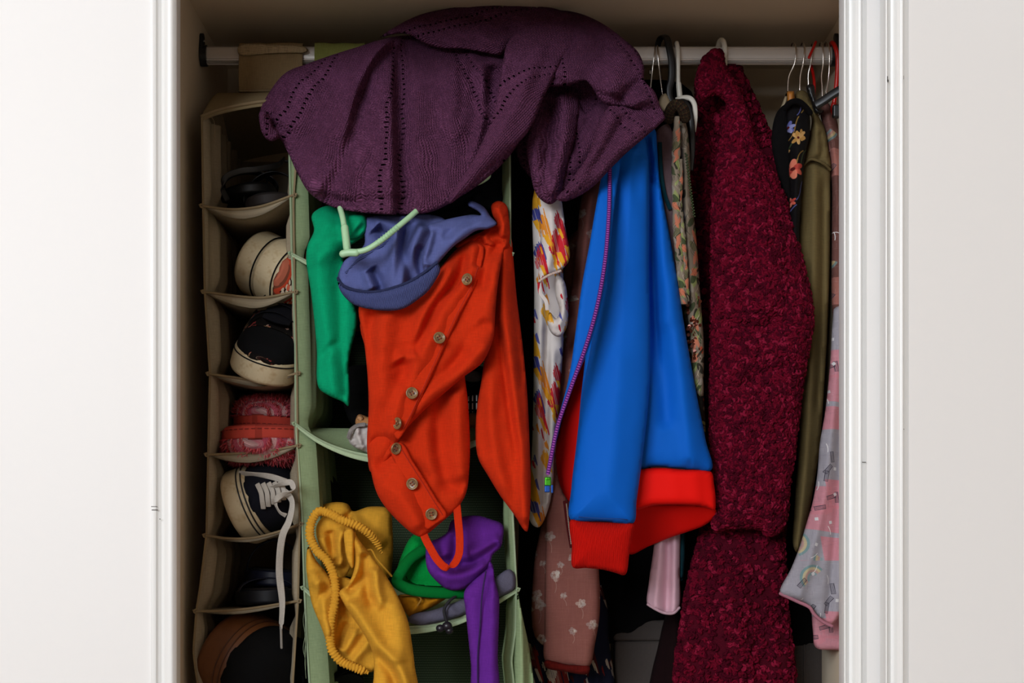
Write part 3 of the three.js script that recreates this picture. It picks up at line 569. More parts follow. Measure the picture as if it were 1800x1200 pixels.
// ---------- the purple shawl over the rail and the organiser ----------
const knit = (c) => new THREE.MeshPhysicalMaterial({ color: col(c), roughness: 1, specularIntensity: 0.15, sheen: 0.35, sheenRoughness: 0.5, sheenColor: col('#8a4a72'), map: knitMap, bumpMap: knitBump, bumpScale: 0.006, alphaMap: knitAlpha, alphaTest: 0.5, side: THREE.DoubleSide });
const plum = knit('#834e70');
{
  const t = thing('knitted_shawl', 'large plum purple knitted shawl with eyelet bands slung over the rail', 'shawl');
  const fan = (fx, fy, turn = 0, off = 0) => (X, Y, px, py) => { const dx = px - fx, dy = py - fy, r = Math.hypot(dx, dy), a = Math.atan2(dx, dy) + turn + 0.035 * noise.noise(px / 60, py / 75, 1.3) + 0.012 * noise.noise(px / 19, py / 26, 5.3); return [a * 300 / 1180 + off, -r / 1180]; };
  const zA = zTab([50, 0.06], [130, 0.12], [220, 0.165], [380, 0.205]);
  part('draped_panel', cloth({ plainBack: 1, z: zA, h: 3.4, bulge: 14, edge: 26, th: 10, noise: [3, 46], uv: fan(705, -120, 0, 0.03),
    out: [457, 195, 458, 218, 463, 238, 476, 249, 490, 243, 505, 266, 522, 303, 545, 340, 585, 364, 640, 374, 720, 377, 762, 371, 802, 350, 850, 318, 905, 262, 935, 190, 940, 110, 900, 80, 830, 78, 760, 70, 715, 62, 668, 70, 630, 82, 585, 96, 540, 112, 503, 127, 478, 155],
    folds: [
      [24, 52, 9, [698, 60, 690, 110, 687, 200, 689, 290, 688, 378], [0.06, 0]],            // plateau left of the deep fold
      [-12, 8, 22, [698, 70, 698, 160, 700, 260, 702, 378], [0.1, 0]],
      [10, 16, 70, [728, 70, 732, 180, 732, 280, 734, 378], [0.15, 0]],
      [26, 70, 9, [692, 64, 655, 100, 624, 165, 604, 235, 585, 300], [0.06, 0.35]],
      [-12, 6, 16, [690, 70, 662, 106, 634, 165, 612, 240], [0.1, 0.3]],
      [9, 12, 8, [686, 72, 662, 112, 648, 170], [0.1, 0.4]],
      [9, 8, 8, [704, 66, 706, 120, 704, 170], [0.1, 0.5]],
      [12, 50, 30, [560, 130, 520, 190, 500, 230], [0.2, 0.2]],
      [12, 40, 12, [596, 270, 572, 310, 552, 345], [0.3, 0.1]],
      [10, 26, 26, [650, 240, 620, 300, 604, 355], [0.3, 0.1]],
      [18, 80, 9, [822, 84, 846, 130, 850, 190, 836, 250, 818, 300], [0.1, 0.3]],
      [-9, 10, 7, [806, 90, 812, 170, 804, 240], [0.1, 0.3]],
      [-12, 20, 12, [828, 90, 834, 160, 830, 230, 812, 300], [0.1, 0.3]],
      [12, 34, 14, [800, 92, 806, 170, 800, 250], [0.1, 0.3]],
      [12, 14, 34, [850, 100, 856, 150, 850, 210], [0.1, 0.3]],
      [-20, 12, 18, [872, 110, 862, 150, 854, 200], [0.2, 0.2]],
      [-10, 14, 10, [545, 338, 600, 352, 660, 352, 740, 350], [0.2, 0.2]],
      [-9, 40, 16, [780, 130, 772, 230, 764, 350], [0.3, 0.2]],
      [8, 12, 12, [470, 205, 474, 225, 486, 238], [0.1, 0.1]], [-9, 6, 6, [476, 196, 480, 216, 494, 232], [0.1, 0.1]],
    ] }), plum, t);
  part('folded_tip', cloth({ plainBack: 1, z: 0.198, h: 2.6, bulge: 13, edge: 16, th: 8, out: [457, 196, 456, 214, 462, 236, 474, 248, 488, 244, 490, 234, 480, 224, 474, 206, 470, 196], folds: [[-5, 6, 6, [468, 200, 472, 218, 484, 236]]] }), plum, t);
  part('turned_over_edge', cloth({ plainBack: 1, z: zTab([5, 0.05], [60, 0.115], [100, 0.14]), h: 3.2, bulge: 14, edge: 22, th: 8, noise: [5, 34], rot: 70,
    out: [668, 66, 690, 50, 738, 26, 800, 13, 870, 7, 935, 8, 985, 18, 1010, 30, 985, 60, 940, 70, 905, 72, 880, 96, 850, 92, 815, 86, 770, 84, 742, 74, 716, 60, 692, 60],
    folds: [[10, 16, 12, [700, 56, 770, 50, 850, 66, 900, 70], [0.2, 0.2]], [-10, 10, 14, [790, 22, 850, 30, 900, 44, 925, 50], [0.2, 0.3]], [-8, 10, 14, [740, 40, 800, 60, 860, 80], [0.2, 0.2]], [9, 14, 14, [815, 16, 880, 24, 940, 40], [0.2, 0.2]], [-10, 8, 8, [850, 62, 885, 58, 905, 50], [0.2, 0.2]]] }), plum, t);
  // the long twisted band that crosses from the hood down to the lower left
  part('crossing_band', cloth({ plainBack: 1, z: zTab([30, 0.10], [130, 0.2], [250, 0.24], [360, 0.245]), h: 3, bulge: 20, edge: 24, th: 12, noise: [3, 40], rot: 0, uv: (X, Y, px, py) => { const b = R(lerpTab([[110, 84], [220, 40]], py)); return [Math.cos(b) * (px - 900) / 1190 + Math.sin(b) * (py - 140) / 1190, Math.sin(b) * (px - 900) / 1190 - Math.cos(b) * (py - 140) / 1190]; },
    out: [915, 50, 960, 40, 1010, 52, 1015, 72, 992, 100, 972, 140, 956, 170, 944, 200, 925, 236, 890, 270, 850, 308, 812, 342, 790, 358, 792, 344, 806, 320, 830, 285, 852, 240, 868, 200, 876, 160, 884, 110, 892, 75],
    folds: [[9, 16, 18, [960, 70, 930, 130, 915, 180, 870, 250, 820, 320], [0.1, 0.1]], [-6, 14, 14, [905, 90, 898, 140, 880, 210], [0.2, 0.2]], [-5, 14, 14, [975, 75, 950, 130, 930, 180, 900, 230]]] }), plum, t);
  part('hood_fold', cloth({ plainBack: 1, z: zTab([15, 0.05], [60, 0.12], [150, 0.19], [230, 0.2]), h: 3.2, bulge: 20, edge: 34, th: 12, noise: [4, 44], uv: fan(985, -140, 0.6, 0.0),
    out: [955, 20, 985, 18, 1020, 24, 1060, 42, 1098, 70, 1122, 92, 1132, 118, 1133, 142, 1150, 160, 1160, 185, 1168, 206, 1150, 214, 1128, 196, 1092, 186, 1066, 184, 1052, 172, 1040, 152, 1028, 142, 1000, 150, 962, 148, 968, 120, 985, 90, 1000, 66],
    folds: [[12, 24, 40, [1030, 50, 1000, 90, 972, 138], [0.1, 0.1]], [-12, 24, 20, [1070, 70, 1050, 110, 1035, 145], [0.2, 0.1]], [14, 24, 20, [1095, 80, 1085, 120, 1070, 170], [0.2, 0.1]], [-14, 10, 14, [1130, 140, 1105, 160, 1085, 186], [0.1, 0.2]], [9, 14, 12, [1145, 165, 1120, 180, 1095, 184], [0.2, 0.2]], [-8, 10, 10, [1165, 196, 1140, 192, 1115, 186], [0.1, 0.3]]] }), plum, t);
  part('hanging_end', cloth({ plainBack: 1, z: zTab([140, 0.10], [250, 0.165], [360, 0.185]), h: 3, bulge: 18, edge: 22, th: 12, noise: [3, 34], uv: fan(980, -160, 0, 0.06),
    out: [948, 150, 985, 152, 1012, 150, 1018, 190, 1014, 225, 1004, 270, 992, 310, 984, 345, 968, 359, 952, 352, 940, 336, 932, 300, 926, 262, 930, 225, 938, 190],
    folds: [[16, 14, 12, [985, 160, 996, 200, 990, 250, 978, 310, 970, 350], [0.05, 0.1]], [-14, 10, 12, [962, 170, 968, 215, 966, 260, 960, 300], [0.1, 0.2]], [8, 12, 10, [945, 200, 942, 260, 948, 330]]] }), plum, t);
  part('inner_fold', cloth({ plainBack: 1, z: zTab([140, 0.10], [250, 0.15], [350, 0.17]), h: 3.2, bulge: 14, edge: 20, th: 10, uv: fan(1000, 0, -0.5, 0.02), noise: [3, 30],
    out: [1010, 160, 1030, 200, 1052, 180, 1075, 184, 1085, 200, 1062, 240, 1040, 280, 1012, 320, 990, 350, 978, 350, 984, 310, 1000, 260, 1008, 210],
    folds: [[12, 10, 16, [1068, 186, 1040, 225, 1018, 262, 1000, 310], [0.1, 0.1]], [-12, 10, 10, [1040, 205, 1024, 236, 1006, 280], [0.1, 0.2]]] }), plum, t);
  part('lower_fold', cloth({ plainBack: 1, z: zTab([180, 0.19], [260, 0.225], [350, 0.215]), h: 3, bulge: 14, edge: 22, th: 10, noise: [2.5, 34], rot: -38, 
    out: [1075, 184, 1110, 190, 1150, 196, 1170, 206, 1158, 220, 1135, 240, 1100, 270, 1070, 300, 1045, 326, 1015, 346, 992, 354, 978, 350, 990, 334, 1012, 305, 1036, 268, 1046, 232, 1056, 208],
    folds: [[10, 10, 20, [1080, 190, 1062, 226, 1046, 268, 1020, 310, 996, 345], [0.05, 0.1]], [-10, 10, 12, [1105, 196, 1085, 230, 1062, 270, 1030, 318], [0.1, 0.2]], [8, 12, 16, [1140, 206, 1110, 236, 1080, 270, 1040, 320], [0.1, 0.1]], [-8, 10, 8, [1100, 205, 1125, 202, 1160, 208], [0.2, 0.2]]] }), plum, t);
  part('added_backing', cloth({ plainBack: 1, z: 0.115, h: 6, out: [905, 240, 930, 160, 1000, 130, 1060, 150, 1080, 200, 1040, 260, 990, 320, 945, 320, 915, 290], bulge: 4, th: 4 }), plum, t);  // added sheet behind the folds, stops light showing through
}
// ---------- top compartment: teal tee, periwinkle sweatshirt, navy top, mint hangers, red-orange shirt ----------
{
  const tee = fabric('#03a873', { bumpMap: terryBump, bumpScale: 0.0006 });
  const t = thing('green_top', 'teal green jersey top hanging in a limp tongue from the upper compartment', 'top');
  part('body', cloth({ z: zTab([360, 0.13], [420, 0.175], [700, 0.175]), h: 3.2, bulge: 12, edge: 24, th: 5, noise: [1.5, 30],
    out: [548, 378, 572, 362, 610, 368, 645, 380, 646, 410, 628, 424, 606, 440, 606, 480, 616, 520, 628, 555, 626, 580, 618, 610, 613, 640, 615, 690, 612, 714, 604, 707, 580, 696, 562, 684, 557, 668, 557, 620, 553, 570, 546, 510, 538, 455, 541, 430, 552, 405],
    folds: [[8, 12, 26, [590, 380, 566, 420, 562, 500, 578, 600, 588, 690], [0.1, 0]], [-7, 14, 8, [610, 420, 596, 470, 598, 540, 600, 620, 606, 690], [0.1, 0]], [-6, 10, 10, [545, 440, 575, 410, 600, 400], [0.2, 0.2]], [5, 12, 12, [548, 470, 580, 440, 600, 446], [0.2, 0.3]], [-5, 8, 8, [560, 640, 580, 610, 604, 600], [0.3, 0.3]]] }), tee, t);
  part('stretched_sleeve', cloth({ z: 0.185, h: 3, bulge: 8, edge: 14, th: 4, noise: [2, 12], out: [612, 380, 640, 378, 644, 400, 636, 414, 618, 422, 606, 418, 604, 396], folds: [[4, 6, 6, [636, 384, 622, 402, 612, 418]], [-3, 4, 4, [642, 396, 626, 408]]] }), tee, t);
}
{
  const navy = fabric('#15161f', { bumpMap: terryBump });
  const t = thing('navy_top', 'dark navy top bunched at the back of the upper compartment', 'top');
  part('body', cloth({ z: 0.1, h: 4, bulge: 16, edge: 24, th: 6, noise: [4, 30], out: [740, 380, 765, 350, 800, 320, 840, 290, 893, 262, 896, 340, 893, 380, 870, 376, 850, 366, 822, 362, 800, 380, 770, 392], folds: [[10, 10, 14, [770, 372, 800, 350, 850, 352, 890, 352]], [-8, 8, 8, [780, 380, 815, 362, 850, 340]]] }), navy, t);
  part('gathered_hem', cloth({ z: 0.125, h: 3, bulge: 8, edge: 12, th: 4, noise: [3, 16], out: [770, 388, 772, 372, 800, 372, 824, 362, 834, 342, 842, 338, 850, 346, 862, 344, 868, 356, 868, 370, 850, 366, 830, 372, 815, 384, 790, 388], folds: [[5, 6, 5, [836, 342, 832, 360, 840, 370]]] }), navy, t);
  pivot(t, 0, 0, 0);
}
const periwinkle = fabric('#626ba6', { bumpMap: terryBump, bumpScale: 0.0007 }), periRib = fabric('#5a649e', { bumpMap: ribBump, bumpScale: 0.0016 });
{
  const t = thing('sweatshirt', 'periwinkle blue sweatshirt turned inside out with a wide ribbed hem gaping open', 'sweatshirt');
  part('back_inside', cloth({ k: 1.9, z: zTab([370, 0.178], [440, 0.186], [510, 0.186]), h: 3, bulge: 4, edge: 10, th: 3, noise: [2, 26],
    out: [640, 400, 642, 384, 665, 378, 710, 378, 750, 376, 780, 384, 800, 410, 780, 450, 760, 478, 720, 500, 680, 512, 640, 513, 604, 502, 596, 486, 604, 460, 622, 446, 640, 430],
    folds: [[10, 12, 10, [700, 390, 694, 430, 690, 505], [0.1, 0]], [-10, 8, 10, [716, 385, 712, 440, 722, 498], [0.1, 0]], [12, 10, 14, [745, 392, 722, 440, 705, 500], [0.1, 0]], [-9, 8, 8, [652, 470, 664, 490, 672, 508], [0.1, 0]], [7, 10, 10, [640, 470, 650, 492, 656, 510]], [-12, 14, 6, [662, 396, 678, 412, 690, 424], [0.1, 0.3]], [6, 14, 10, [655, 388, 690, 392, 730, 386]], [-7, 7, 7, [740, 430, 736, 460, 745, 490]]] }), periwinkle, t);
  part('back_hem', cloth({ z: 0.18, h: 2.6, bulge: 6, edge: 10, th: 4, rot: 62, out: [594, 490, 600, 468, 622, 446, 650, 430, 690, 416, 682, 432, 650, 454, 622, 476, 608, 500], folds: [[4, 8, 6, [602, 486, 630, 456, 682, 424]]] }), periRib, t);
  part('torso', cloth({ z: zTab([350, 0.16], [400, 0.205], [480, 0.22]), h: 2.8, bulge: 10, edge: 16, th: 4, noise: [2, 22],
    out: [752, 396, 775, 388, 800, 382, 830, 377, 846, 378, 838, 370, 822, 360, 826, 353, 842, 358, 853, 366, 862, 380, 873, 393, 858, 402, 838, 405, 818, 418, 796, 434, 770, 462, 748, 478, 742, 460, 748, 430, 756, 410],
    folds: [[9, 8, 16, [756, 402, 752, 436, 745, 470], [0.1, 0.1]], [-6, 6, 8, [768, 400, 764, 430, 750, 464]], [7, 10, 14, [850, 370, 842, 386, 815, 404, 785, 436]], [-5, 8, 8, [835, 382, 805, 396, 776, 420]]] }), periwinkle, t);
  part('ribbed_hem', cloth({ z: (x, y) => 0.25 - 0.022 * Math.pow((x - 690) / 110, 2), h: 2.6, bulge: 10, edge: 16, th: 4, noise: [1, 30], rot: 12,
    out: [592, 486, 598, 498, 615, 507, 645, 512, 680, 508, 715, 497, 745, 480, 768, 462, 774, 474, 766, 492, 752, 512, 735, 526, 712, 541, 690, 546, 655, 544, 624, 536, 606, 522, 596, 506],
    folds: [[3, 10, 10, [600, 500, 650, 518, 700, 512, 760, 476]]] }), periRib, t);
  part('hem_edge', pxTube([[594, 489, 0.238], [604, 502, 0.248], [625, 510, 0.252], [655, 513, 0.256], [690, 506, 0.256], [725, 492, 0.255], [752, 474, 0.25], [768, 461, 0.244]], 0.0021, 60, 8), periRib, t);
}
{
  const t = thing('hanger', 'mint green tubular hanger with a grip-ridged bar poking out below the shawl', 'hanger');
  const bar = part('bar', pxTube([[608, 443, 0.236], [640, 440, 0.24], [668, 424, 0.24], [700, 398, 0.235], [724, 378, 0.225], [752, 352, 0.2]], 0.0042, 60, 12), M.mint, t);
  part('arm', pxTube([[598, 366, 0.2], [603, 385, 0.215], [608, 420, 0.228], [611, 442, 0.236]], 0.0042, 30, 12), M.mint, t);
  part('joint', pxTube([[603, 446, 0.236], [612, 444, 0.2375], [626, 444, 0.239]], 0.0056, 16, 12), M.mint, t);
  part('arm_collar', pxTube([[606, 400, 0.222], [610, 436, 0.232]], 0.0056, 12, 10), M.mint, t);
  for (let i = 0; i < 9; i++) { const u = i / 8, p = at(664 + 34 * u, 427 - 27 * u, 0.24), g = new THREE.TorusGeometry(0.0043, 0.0007, 6, 16); g.rotateY(Math.PI / 2); g.rotateZ(R(38)); g.translate(p.x, p.y, p.z); part('grip_ridge', g, M.mint, bar); }
}
{
  const t = thing('hanger', 'mint green hanger loop showing at the right under the shawl', 'hanger');
  part('loop', pxTube([[800, 332, 0.17], [822, 326, 0.175], [846, 318, 0.178], [858, 309, 0.176], [854, 302, 0.168], [838, 303, 0.16], [815, 312, 0.15]], 0.0042, 50, 12), M.mint, t);
}
const flame = fabric('#ec3a13', { bumpScale: 0.0008 });
{
  const t = thing('button_shirt', 'red-orange linen shirt with tortoiseshell buttons spilling down from the upper compartment', 'shirt');
  part('lower_front', cloth({ k: 1.55, z: zTab([500, 0.16], [640, 0.185], [950, 0.195]), h: 3.4, bulge: 14, edge: 30, th: 5, noise: [2.5, 40],
    out: [636, 560, 650, 640, 652, 720, 646, 775, 652, 828, 665, 872, 696, 912, 736, 943, 748, 940, 772, 921, 806, 890, 820, 864, 825, 820, 826, 775, 822, 700, 817, 660, 815, 600, 760, 560],
    folds: [[10, 30, 20, [700, 770, 694, 790, 710, 850, 742, 935], [0.05, 0]], [-9, 10, 14, [655, 830, 690, 800, 700, 770], [0.2, 0.2]], [8, 22, 16, [660, 850, 700, 870, 740, 935], [0.2, 0.1]], [-11, 12, 22, [790, 660, 770, 740, 776, 820, 800, 880], [0.1, 0.3]], [9, 22, 12, [805, 680, 808, 760, 812, 850], [0.1, 0.1]], [7, 20, 20, [745, 730, 755, 800, 775, 870], [0.2, 0.2]], [-5, 10, 10, [720, 810, 770, 850, 818, 860]]] }), flame, t);
  part('upper_front', cloth({ k: 1.55, z: (x, y) => lerpTab([[395, 0.155], [480, 0.195], [600, 0.215], [800, 0.217]], y) - 0.032 * sstep(700, 822, y) * sstep(706, 662, x), h: 3.2, bulge: 13, edge: 22, th: 6, noise: [2.5, 36],
    out: [632, 535, 660, 520, 720, 512, 765, 480, 800, 440, 835, 415, 868, 396, 884, 398, 892, 415, 886, 440, 878, 480, 872, 530, 870, 562, 868, 590, 858, 620, 845, 640, 815, 662, 782, 690, 752, 715, 722, 745, 704, 768, 694, 786, 688, 800, 668, 822, 652, 830, 646, 800, 645, 770, 648, 720, 646, 660, 640, 600],
    folds: [
      [10, 12, 18, [838, 420, 826, 470, 790, 530, 752, 606, 712, 680, 692, 735, 688, 780], [0.05, 0.1]],
      [-12, 8, 8, [818, 440, 808, 490, 770, 530, 745, 580, 730, 622], [0.1, 0.2]],
      [14, 16, 10, [800, 455, 770, 520, 745, 560, 735, 615], [0.1, 0.2]],
      [-10, 16, 12, [700, 630, 712, 650, 708, 690], [0.2, 0.3]], [9, 10, 10, [690, 625, 718, 628, 735, 620], [0.3, 0.2]],
      [-8, 12, 10, [654, 545, 650, 590, 660, 650], [0.1, 0.3]], [9, 16, 20, [690, 530, 676, 580, 672, 660, 676, 730], [0.1, 0.2]],
      [10, 16, 24, [868, 440, 862, 520, 840, 580, 810, 630], [0.1, 0.2]], [-10, 10, 10, [880, 420, 856, 470, 848, 520], [0.1, 0.3]],
      [-9, 12, 16, [860, 560, 830, 590, 800, 640, 750, 690], [0.1, 0.3]], [8, 12, 14, [866, 600, 820, 640, 760, 690, 715, 740], [0.1, 0.2]],
      [-10, 12, 8, [852, 418, 846, 452, 840, 470]], [-8, 10, 12, [648, 770, 670, 780, 690, 770], [0.3, 0.2]]] }), flame, t);
  const band = (out, z) => cloth({ k: 1.55, z, h: 2.6, bulge: 2.2, edge: 4, th: 2, out, noise: [1, 30] });
  part('button_placket', band([832, 428, 850, 432, 846, 470, 836, 502, 809, 552, 772, 632, 733, 716, 713, 756, 700, 772, 692, 764, 689, 748, 692, 728, 722, 668, 758, 602, 796, 522, 822, 466], zTab([430, 0.183], [500, 0.2145], [560, 0.2295], [700, 0.238], [770, 0.236])), flame, t);
  part('button_placket', band([684, 782, 707, 778, 726, 810, 747, 842, 767, 875, 786, 906, 768, 920, 750, 930, 728, 878, 707, 838, 691, 806], zTab([780, 0.2155], [830, 0.218], [900, 0.2185])), flame, t);
  const stitch = std('#a81c06', 0.9);
  part('topstitching', [pxTube([[840, 470, 0.213], [829, 502, 0.2245], [803, 552, 0.2355], [766, 632, 0.2415], [728, 716, 0.2425], [709, 754, 0.2405]], 0.0005, 60, 5), pxTube([[700, 780, 0.2205], [720, 813, 0.2225], [741, 846, 0.2235], [762, 880, 0.2235], [778, 905, 0.2225]], 0.0005, 40, 5)], stitch, t);
  const horn = paint(128, 128, [1, 1], (g) => { g.fillStyle = '#7d5d3b'; g.fillRect(0, 0, 128, 128); for (let i = 0; i < 60; i++) { g.fillStyle = ['#6b4a2e', '#a8875a', '#3a2415', '#8f6d45'][i % 4]; g.globalAlpha = .4; g.beginPath(); g.ellipse(rnd() * 128, rnd() * 128, 4 + rnd() * 16, 3 + rnd() * 6, rnd() * 3, 0, 7); g.fill(); } });
  const hornMat = new THREE.MeshPhysicalMaterial({ color: 0xffffff, map: horn, roughness: 0.28, clearcoat: 0.4 });
  const prof = [[0, 0.0012], [0.0052, 0.0012], [0.0062, 0.002], [0.0072, 0.0032], [0.0083, 0.003], [0.0088, 0.0018], [0.0084, 0.0004], [0.0078, 0]].map(([a, b]) => new THREE.Vector2(a, b));
  const button = new THREE.LatheGeometry(prof.slice().reverse(), 36); button.rotateX(Math.PI / 2);
  const hole = new THREE.CylinderGeometry(0.0011, 0.0011, 0.0006, 12); hole.rotateX(Math.PI / 2);
  const thread = new THREE.CapsuleGeometry(0.00055, 0.0034, 3, 6);
  for (const [px, py, z, ry, rx] of [[822, 491, 0.2275, -30, 0], [772, 594, 0.245, 12, -8], [724, 691, 0.2465, 6, -4], [700, 744, 0.2445, -48, 0], [695, 788, 0.2235, 40, 10], [725, 850, 0.2265, -10, 6], [758, 903, 0.2265, 8, 8]]) {
    const b = part('button', button, hornMat, t, 'brown mottled four-hole button'); b.position.copy(at(px, py, z)); b.rotation.set(R(rx), R(ry), rnd() * 6, 'YXZ');
    for (const [x, y] of [[1, 1], [1, -1], [-1, 1], [-1, -1]]) { const q = part('thread_hole', hole, std('#1b120c', 0.9), b); q.position.set(x * 0.0019, y * 0.0019, 0.0013); }
    for (const sx of [-1, 1]) { const q = part('thread', thread, std('#8c2a16', 0.9), b); q.position.set(sx * 0.0019, 0, 0.0016); }
  }
  part('sleeve', cloth({ k: 1.55, z: zTab([380, 0.13], [480, 0.155], [640, 0.175], [940, 0.185]), h: 3.2, bulge: 13, edge: 22, th: 5, noise: [2, 36],
    out: [862, 425, 880, 402, 897, 415, 902, 450, 908, 520, 918, 600, 926, 680, 931, 780, 933, 850, 931, 905, 926, 935, 920, 930, 905, 906, 880, 872, 858, 836, 841, 806, 836, 775, 838, 720, 846, 670, 852, 630, 862, 590, 870, 530, 872, 480],
    folds: [[12, 10, 14, [884, 420, 884, 520, 892, 620, 904, 720, 918, 850, 924, 925], [0.05, 0.05]], [-11, 7, 7, [876, 560, 888, 650, 900, 740, 908, 790, 914, 860], [0.1, 0.3]], [9, 16, 14, [866, 640, 862, 740, 876, 820, 900, 890], [0.1, 0.2]], [-6, 14, 10, [846, 690, 850, 760, 858, 810], [0.2, 0.2]], [-7, 8, 8, [905, 470, 912, 580, 922, 700], [0.2, 0.2]]] }), flame, t);
  part('collar', cloth({ k: 1.55, z: 0.165, h: 2.8, bulge: 12, edge: 14, th: 5, noise: [4, 16], out: [864, 360, 876, 353, 890, 360, 894, 380, 896, 420, 886, 440, 868, 436, 842, 430, 812, 440, 800, 432, 830, 414, 862, 402, 874, 395, 866, 378], folds: [[9, 6, 8, [872, 362, 882, 385, 884, 420], [0.05, 0.1]], [-9, 5, 6, [866, 404, 872, 420, 878, 438]], [7, 6, 7, [850, 410, 856, 425, 866, 436]], [-6, 5, 5, [838, 418, 848, 430]]] }), flame, t);
  part('waist_tie', ribbon(way([802, 878, 0.185], [805, 910, 0.205], [808, 948, 0.215], [806, 976, 0.222], [796, 993, 0.226], [784, 997, 0.228], [770, 985, 0.226], [756, 962, 0.22], [746, 942, 0.21], [742, 925, 0.2]), 0.0115, 0.0022, new THREE.Vector3(1, 0.35, 0), 80), flame, t);
}
// ---------- middle compartment: socks and dark odds and ends ----------
{
  const t = thing('sock_roll', 'rolled white sock on the middle shelf beside the red-orange shirt', 'socks');
  part('rolled_foot', cloth({ z: 0.15, h: 2.4, bulge: 16, edge: 16, th: 12, noise: [4, 12], out: [612, 768, 616, 752, 630, 744, 655, 748, 660, 770, 655, 796, 632, 790, 616, 780], folds: [[6, 6, 5, [628, 748, 630, 768, 640, 792]], [-5, 4, 4, [620, 752, 622, 768, 630, 786]]] }), fabric('#d8d0cb'), t);
  part('cuff', tube(way([613, 768, 0.166], [617, 756, 0.17], [628, 748, 0.172], [640, 746, 0.17]), 0.0032, 24, 8), fabric('#e4dcd8', { bumpMap: ribBump, bumpScale: 0.001 }), t);
  const u = thing('sock_roll', 'peach rolled sock tucked behind the white one', 'socks');
  part('rolled_foot', cloth({ z: 0.13, h: 2.4, bulge: 10, edge: 12, th: 8, out: [625, 745, 630, 728, 645, 732, 658, 738, 656, 754, 640, 752] , noise: [2, 10] }), fabric('#c98e5c'), u);
  part('cuff', cloth({ z: 0.138, h: 2.4, bulge: 4, edge: 4, th: 3, out: [627, 733, 634, 730, 640, 736, 634, 742] }), fabric('#d6a070', { bumpMap: ribBump }), u);
  const v = thing('dark_bundle', 'black folded clothes filling the back of the middle compartment', 'clothes');
  part('folded_pile', cloth({ z: 0.03, h: 5, bulge: 30, edge: 30, th: 20, noise: [6, 40], out: [606, 650, 664, 640, 760, 640, 860, 650, 880, 700, 880, 760, 800, 780, 700, 785, 652, 768, 612, 736], folds: [[10, 20, 8, [580, 690, 700, 700, 870, 690]], [-8, 8, 8, [600, 720, 720, 730, 860, 726]]] }), fabric('#0d0c0d'), v);
  part('grey_edge', cloth({ z: 0.115, h: 2.6, bulge: 5, edge: 7, th: 4, out: [815, 656, 836, 652, 848, 660, 842, 670, 818, 668] }), fabric('#6a6d74'), v, 'pale grey edge of a folded garment');
  const stripes = paint(128, 64, [0.024, 0.012], (g) => { g.fillStyle = '#0c0b0c'; g.fillRect(0, 0, 128, 64); g.fillStyle = '#cfc9c4'; for (let i = 0; i < 4; i++) g.fillRect(i * 32 + 6, 8, 9, 50); });
  part('striped_sock', cloth({ z: 0.135, h: 2.6, bulge: 8, edge: 10, th: 6, out: [814, 704, 830, 694, 850, 694, 852, 714, 832, 724, 816, 724] }), fabric('#ffffff', { map: stripes }), v, 'black sock end with short white stripes');
  part('tan_fold', cloth({ z: 0.12, h: 2.6, bulge: 6, edge: 8, th: 4, out: [818, 730, 840, 726, 848, 740, 836, 752, 818, 748] }), fabric('#a5764c'), v, 'tan rolled fold');
}
